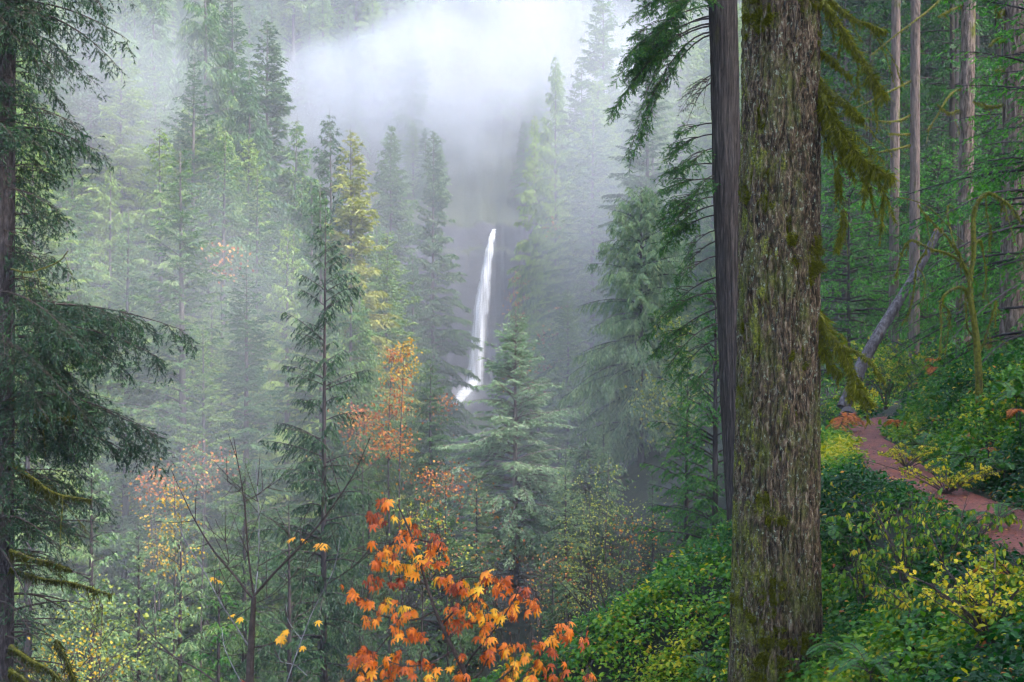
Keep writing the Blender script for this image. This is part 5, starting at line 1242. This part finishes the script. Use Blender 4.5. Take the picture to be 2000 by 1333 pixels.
def maple_leaves(mb, pos, axis, nrm_, size, tint, droop, r):
    for p, a, nn, s, t, dr in zip(pos, axis, nrm_, size, tint, droop):
        a = nrm(a); sdv = nrm(np.cross(a, nn)); up = np.cross(sdv, a)
        x, y = LV[:, 0], LV[:, 1]; rad = np.hypot(x, y)
        z = -dr * rad ** 2 - .25 * dr * np.abs(x) + .05 * np.sin(7 * np.arctan2(x, y + 1e-6)) * rad + r.normal(0, .025, len(x)) * rad
        W = p + s * (sdv * (x * (1 - .18 * dr * rad))[:, None] + a * (y * (1 - .18 * dr * rad))[:, None] + up * z[:, None])
        mb.add(W, LF, np.clip(t + r.normal(0, .05, len(x)), 0, 1))
DM = 6.5
bx_, by_ = (960 - 1000) / 2500 * DM, DM
gm = float(height(np.array(bx_), np.array(by_)))
vm = thing('maple_sapling', 'young maple in the foreground hung with drooping orange and rust leaves', 'sapling', (bx_, by_, gm)); off = np.array(vm.location)
r = np.random.default_rng(801); wd, lf = MB(), MB()
stm = pix_path([(990, 1600), (955, 1450), (921, 1345), (882, 1262), (851, 1195), (822, 1105), (799, 1035), (776, 985)], DM, 40, DM - .1) - off
stm = np.vstack([[0, 0, -.05], stm[0] * .5 + [0, 0, 0], stm]); tubes(wd, stm, np.linspace(.017, .003, len(stm)), 8)
TW = [([(850, 1193), (810, 1212), (755, 1205), (712, 1180), (685, 1165)], .2), ([(858, 1228), (880, 1200), (915, 1165), (950, 1142)], -.2), ([(868, 1255), (900, 1225), (950, 1215), (1000, 1205)], .15),
      ([(905, 1310), (930, 1275), (960, 1240), (1000, 1180), (1012, 1150)], -.3), ([(820, 1140), (845, 1130), (870, 1095)], .1), ([(832, 1140), (800, 1130), (765, 1128)], -.1), ([(800, 1040), (770, 1060), (735, 1090)], .2),
      ([(805, 1050), (845, 1060), (870, 1080)], .1), ([(885, 1270), (850, 1290), (800, 1300), (760, 1290)], -.15), ([(700, 1310), (725, 1285), (760, 1240), (800, 1195), (830, 1150)], .3), ([(950, 1345), (1000, 1310), (1060, 1275), (1110, 1235), (1140, 1250)], .1),
      ([(1010, 1335), (1050, 1290), (1080, 1240), (1090, 1225)], .25), ([(660, 1350), (690, 1320), (720, 1290)], .1), ([(915, 1330), (940, 1310), (960, 1280), (1005, 1260)], .0), ([(930, 1170), (960, 1140), (1010, 1150), (1040, 1160)], .1),
      ([(822, 1105), (850, 1080), (860, 1060)], -.1), ([(900, 1150), (905, 1130), (935, 1130)], -.2)]
for pts, dd in TW:
    tubes(wd, pix_path(pts, DM, 12, DM + dd, .003, r) - off, np.linspace(.006, .0022, 12), 5)
# clusters: (px, py, number, spread px, tint)
CL = [(752, 985, 2, 10, .25), (735, 1015, 4, 16, .18), (770, 1015, 1, 3, .85), (798, 1018, 1, 3, .82), (800, 1052, 3, 16, .45), (760, 1075, 4, 18, .45), (800, 1070, 3, 14, .4), (850, 1062, 3, 14, .2), (845, 1078, 2, 10, .5),
      (738, 1100, 3, 14, .3), (775, 1105, 4, 18, .6), (825, 1100, 4, 16, .55), (860, 1105, 2, 12, .45), (765, 1145, 1, 3, .12), (735, 1140, 3, 14, .15), (782, 1140, 2, 6, .1), (800, 1125, 2, 8, .7), (690, 1170, 3, 12, .45), (715, 1180, 2, 10, .15),
      (745, 1190, 4, 18, .65), (730, 1212, 3, 14, .4), (795, 1200, 3, 12, .65), (775, 1210, 2, 10, .5), (870, 1135, 3, 14, .35), (895, 1150, 3, 12, .15), (915, 1158, 3, 12, .6), (930, 1150, 2, 10, .7), (950, 1130, 3, 14, .6), (970, 1135, 2, 10, .4),
      (960, 1155, 2, 10, .2), (985, 1155, 3, 14, .3), (1020, 1160, 3, 12, .15), (1040, 1190, 3, 14, .5), (1005, 1190, 3, 14, .55), (935, 1190, 3, 14, .3), (950, 1200, 4, 18, .65), (975, 1205, 3, 12, .7), (1000, 1208, 1, 4, .15), (880, 1190, 3, 12, .2), (895, 1200, 3, 12, .35),
      (895, 1222, 3, 12, .15), (875, 1238, 1, 5, .3), (800, 1235, 3, 14, .45), (780, 1240, 3, 12, .5), (820, 1245, 2, 8, .4), (945, 1235, 4, 18, .5), (960, 1260, 4, 16, .5), (950, 1290, 3, 10, .18), (900, 1285, 2, 8, .4), (880, 1310, 1, 3, .8), (1000, 1270, 4, 16, .55), (1020, 1285, 2, 10, .6),
      (1045, 1265, 2, 8, .2), (1075, 1255, 2, 8, .75), (1080, 1275, 2, 8, .2), (1105, 1235, 4, 16, .35), (1140, 1258, 2, 10, .25), (720, 1280, 4, 18, .35), (700, 1295, 3, 14, .45), (740, 1300, 3, 14, .5), (780, 1285, 2, 10, .4), (800, 1310, 3, 14, .35), (830, 1295, 2, 10, .3), (760, 1325, 4, 20, .4), (720, 1330, 4, 18, .6),
      (840, 1325, 2, 10, .75), (900, 1325, 3, 14, .4), (1010, 1310, 3, 14, .6), (1030, 1330, 3, 14, .6), (990, 1330, 3, 12, .5), (1080, 1320, 4, 18, .25), (1050, 1300, 2, 8, .55), (1150, 1325, 2, 10, .3), (675, 1345, 3, 14, .3)]
for px, py, n, sp_, t in CL:
    for _ in range(int(n * 3.2 + .5)):
        q = P(px + r.normal(0, sp_ * .75), py + r.normal(0, sp_ * .55) - 6, DM + r.normal(0, .12)) - off
        az = r.uniform(0, 6.28); a = np.array([math.cos(az) * .6, math.sin(az) * .45 - .25, -r.uniform(.1, .85)]); nn = nrm(np.array([math.cos(az) * .6, math.sin(az) * .5 - .35, .75]) + r.normal(0, .15, 3))
        maple_leaves(lf, [q], [a], [nn], [r.uniform(.028, .050)], [t + .04 + r.normal(0, .15)], [r.uniform(.25, .9)], r)
        st_ = np.array([q, q - nrm(a) * .02 + UP * .035, q + UP * .06 + r.normal(0, .015, 3)]); tubes(wd, st_, np.array([.0013, .0013, .0018]), 3)
wd.obj('stems', M['twig_bark'], vm); lf.obj('leaves', M['orange_leaf'], vm)

# ---------------------------------------------------------------- bare sapling bottom left
DS = 7.4
bx_ = (487 - 1000) / 2500 * DS; gs = float(height(np.array(bx_), np.array(DS)))
bs = thing('bare_sapling', 'leafless sapling with forking dark stems and a few last orange leaves', 'sapling', (bx_, DS, gs)); off = np.array(bs.location)
r = np.random.default_rng(811); wd, lf = MB(), MB(); pale = MB()
wd_main = np.vstack([[0, 0, -.05], pix_path([(486, 1500), (488, 1333), (491, 1250), (496, 1165)], DS, 20) - off]); tubes(wd, wd_main, np.linspace(.03, .014, 21), 8)
SB = [([(496, 1165), (486, 1090), (478, 980), (470, 920), (458, 855)], .010, 0), ([(493, 1168), (450, 1115), (420, 1080), (385, 1025), (360, 975), (335, 918)], .010, 0), ([(498, 1162), (545, 1110), (590, 1065), (640, 1005), (690, 930), (712, 880), (722, 855)], .011, 0),
      ([(486, 1262), (455, 1215), (430, 1175), (395, 1110), (365, 1065), (345, 1020), (340, 990)], .010, 1), ([(498, 1162), (503, 1100), (503, 1000), (498, 900)], .007, 1), ([(560, 1333), (590, 1250), (612, 1190), (640, 1140), (655, 1100), (665, 1050)], .008, 1),
      ([(505, 1105), (545, 1085), (580, 1068), (600, 1045)], .005, 0), ([(440, 1345), (390, 1308), (340, 1280), (295, 1235), (258, 1188)], .008, 0), ([(475, 1340), (452, 1295), (438, 1260), (434, 1225)], .006, 1), ([(580, 1072), (562, 1035), (540, 990)], .004, 0),
      ([(487, 1265), (520, 1260), (548, 1248), (575, 1215), (592, 1150), (597, 1085)], .006, 0), ([(420, 1080), (445, 1100), (440, 1060), (420, 1015)], .004, 0), ([(640, 1140), (690, 1105), (720, 1070)], .005, 0), ([(478, 980), (505, 965), (528, 945)], .004, 0),
      ([(455, 1210), (500, 1180), (545, 1155), (600, 1095), (640, 1050)], .004, 0), ([(400, 1120), (430, 1110), (460, 1105)], .003, 0), ([(590, 1250), (565, 1215), (560, 1180)], .004, 1), ([(600, 1320), (575, 1300), (545, 1290), (548, 1255)], .005, 1), ([(650, 1100), (700, 1070), (760, 1060)], .003, 0), ([(503, 1000), (470, 960), (440, 930)], .003, 0)]
for pts, r0, pl_ in SB:
    q = pix_path(pts, DS, 20, DS + r.normal(0, .25), .002, r) - off
    tubes(pale if pl_ else wd, q, np.linspace(r0 * (.45 if pl_ else .7), .0018, 20), 6)
    for _ in range(4):
        k = r.integers(5, 18); d = nrm(q[min(k + 1, 19)] - q[k]); d = nrm(d + r.normal(0, .6, 3)); l = r.uniform(.08, .3)
        tubes(wd, q[k] + d * (np.linspace(0, l, 5)[:, None]) + UP * (.15 * l * np.linspace(0, 1, 5) ** 2)[:, None], np.linspace(.0028, .0012, 5), 4)
for px, py, n, t in [(585, 1052, 2, .75), (630, 1062, 3, .75), (418, 1130, 2, .95), (463, 1205, 2, .9), (545, 1245, 3, .85), (558, 1232, 2, .85), (612, 1222, 1, .9), (598, 1262, 1, .8), (478, 1330, 2, .2)]:
    for _ in range(n):
        q = P(px + r.normal(0, 6), py + r.normal(0, 4), DS + r.normal(0, .03)) - off; az = r.uniform(0, 6.28)
        maple_leaves(lf, [q], [np.array([math.cos(az), math.sin(az) * .5, -.25])], [nrm(np.array([0, -.3, 1]) + r.normal(0, .15, 3))], [r.uniform(.035, .055)], [t], [.4], r)
M['pale_stem'] = bark_mat('pale_stem', G((.3, (.10, .09, .10)), (.7, (.38, .37, .38))), scale=(20, 20, 20), bump=.1)
wd.obj('stems', M['twig_bark'], bs); pale.obj('pale_stems', M['pale_stem'], bs); lf.obj('leaves', M['orange_leaf'], bs)
# arching bare stems rising from the mound
am = thing('bare_shrub', 'thin arching leafless stems rising from the left end of the leafy mound', 'shrub', gpoint(1190, 1240)); off = np.array(am.location); wd = MB(); dd = off[1]
for pts in ([(1168, 1255), (1150, 1210), (1120, 1165), (1088, 1130)], [(1190, 1235), (1180, 1180), (1160, 1120), (1130, 1070)], [(1200, 1250), (1210, 1210), (1235, 1190), (1250, 1220)], [(1248, 1265), (1250, 1200), (1235, 1165), (1205, 1152)], [(1180, 1240), (1172, 1205), (1155, 1170)]):
    q = pix_path(pts, dd, 14, dd - .2, .003, r) - off; tubes(wd, q, np.linspace(.014, .004, 14), 5)
wd.obj('stems', M['twig_bark'], am)
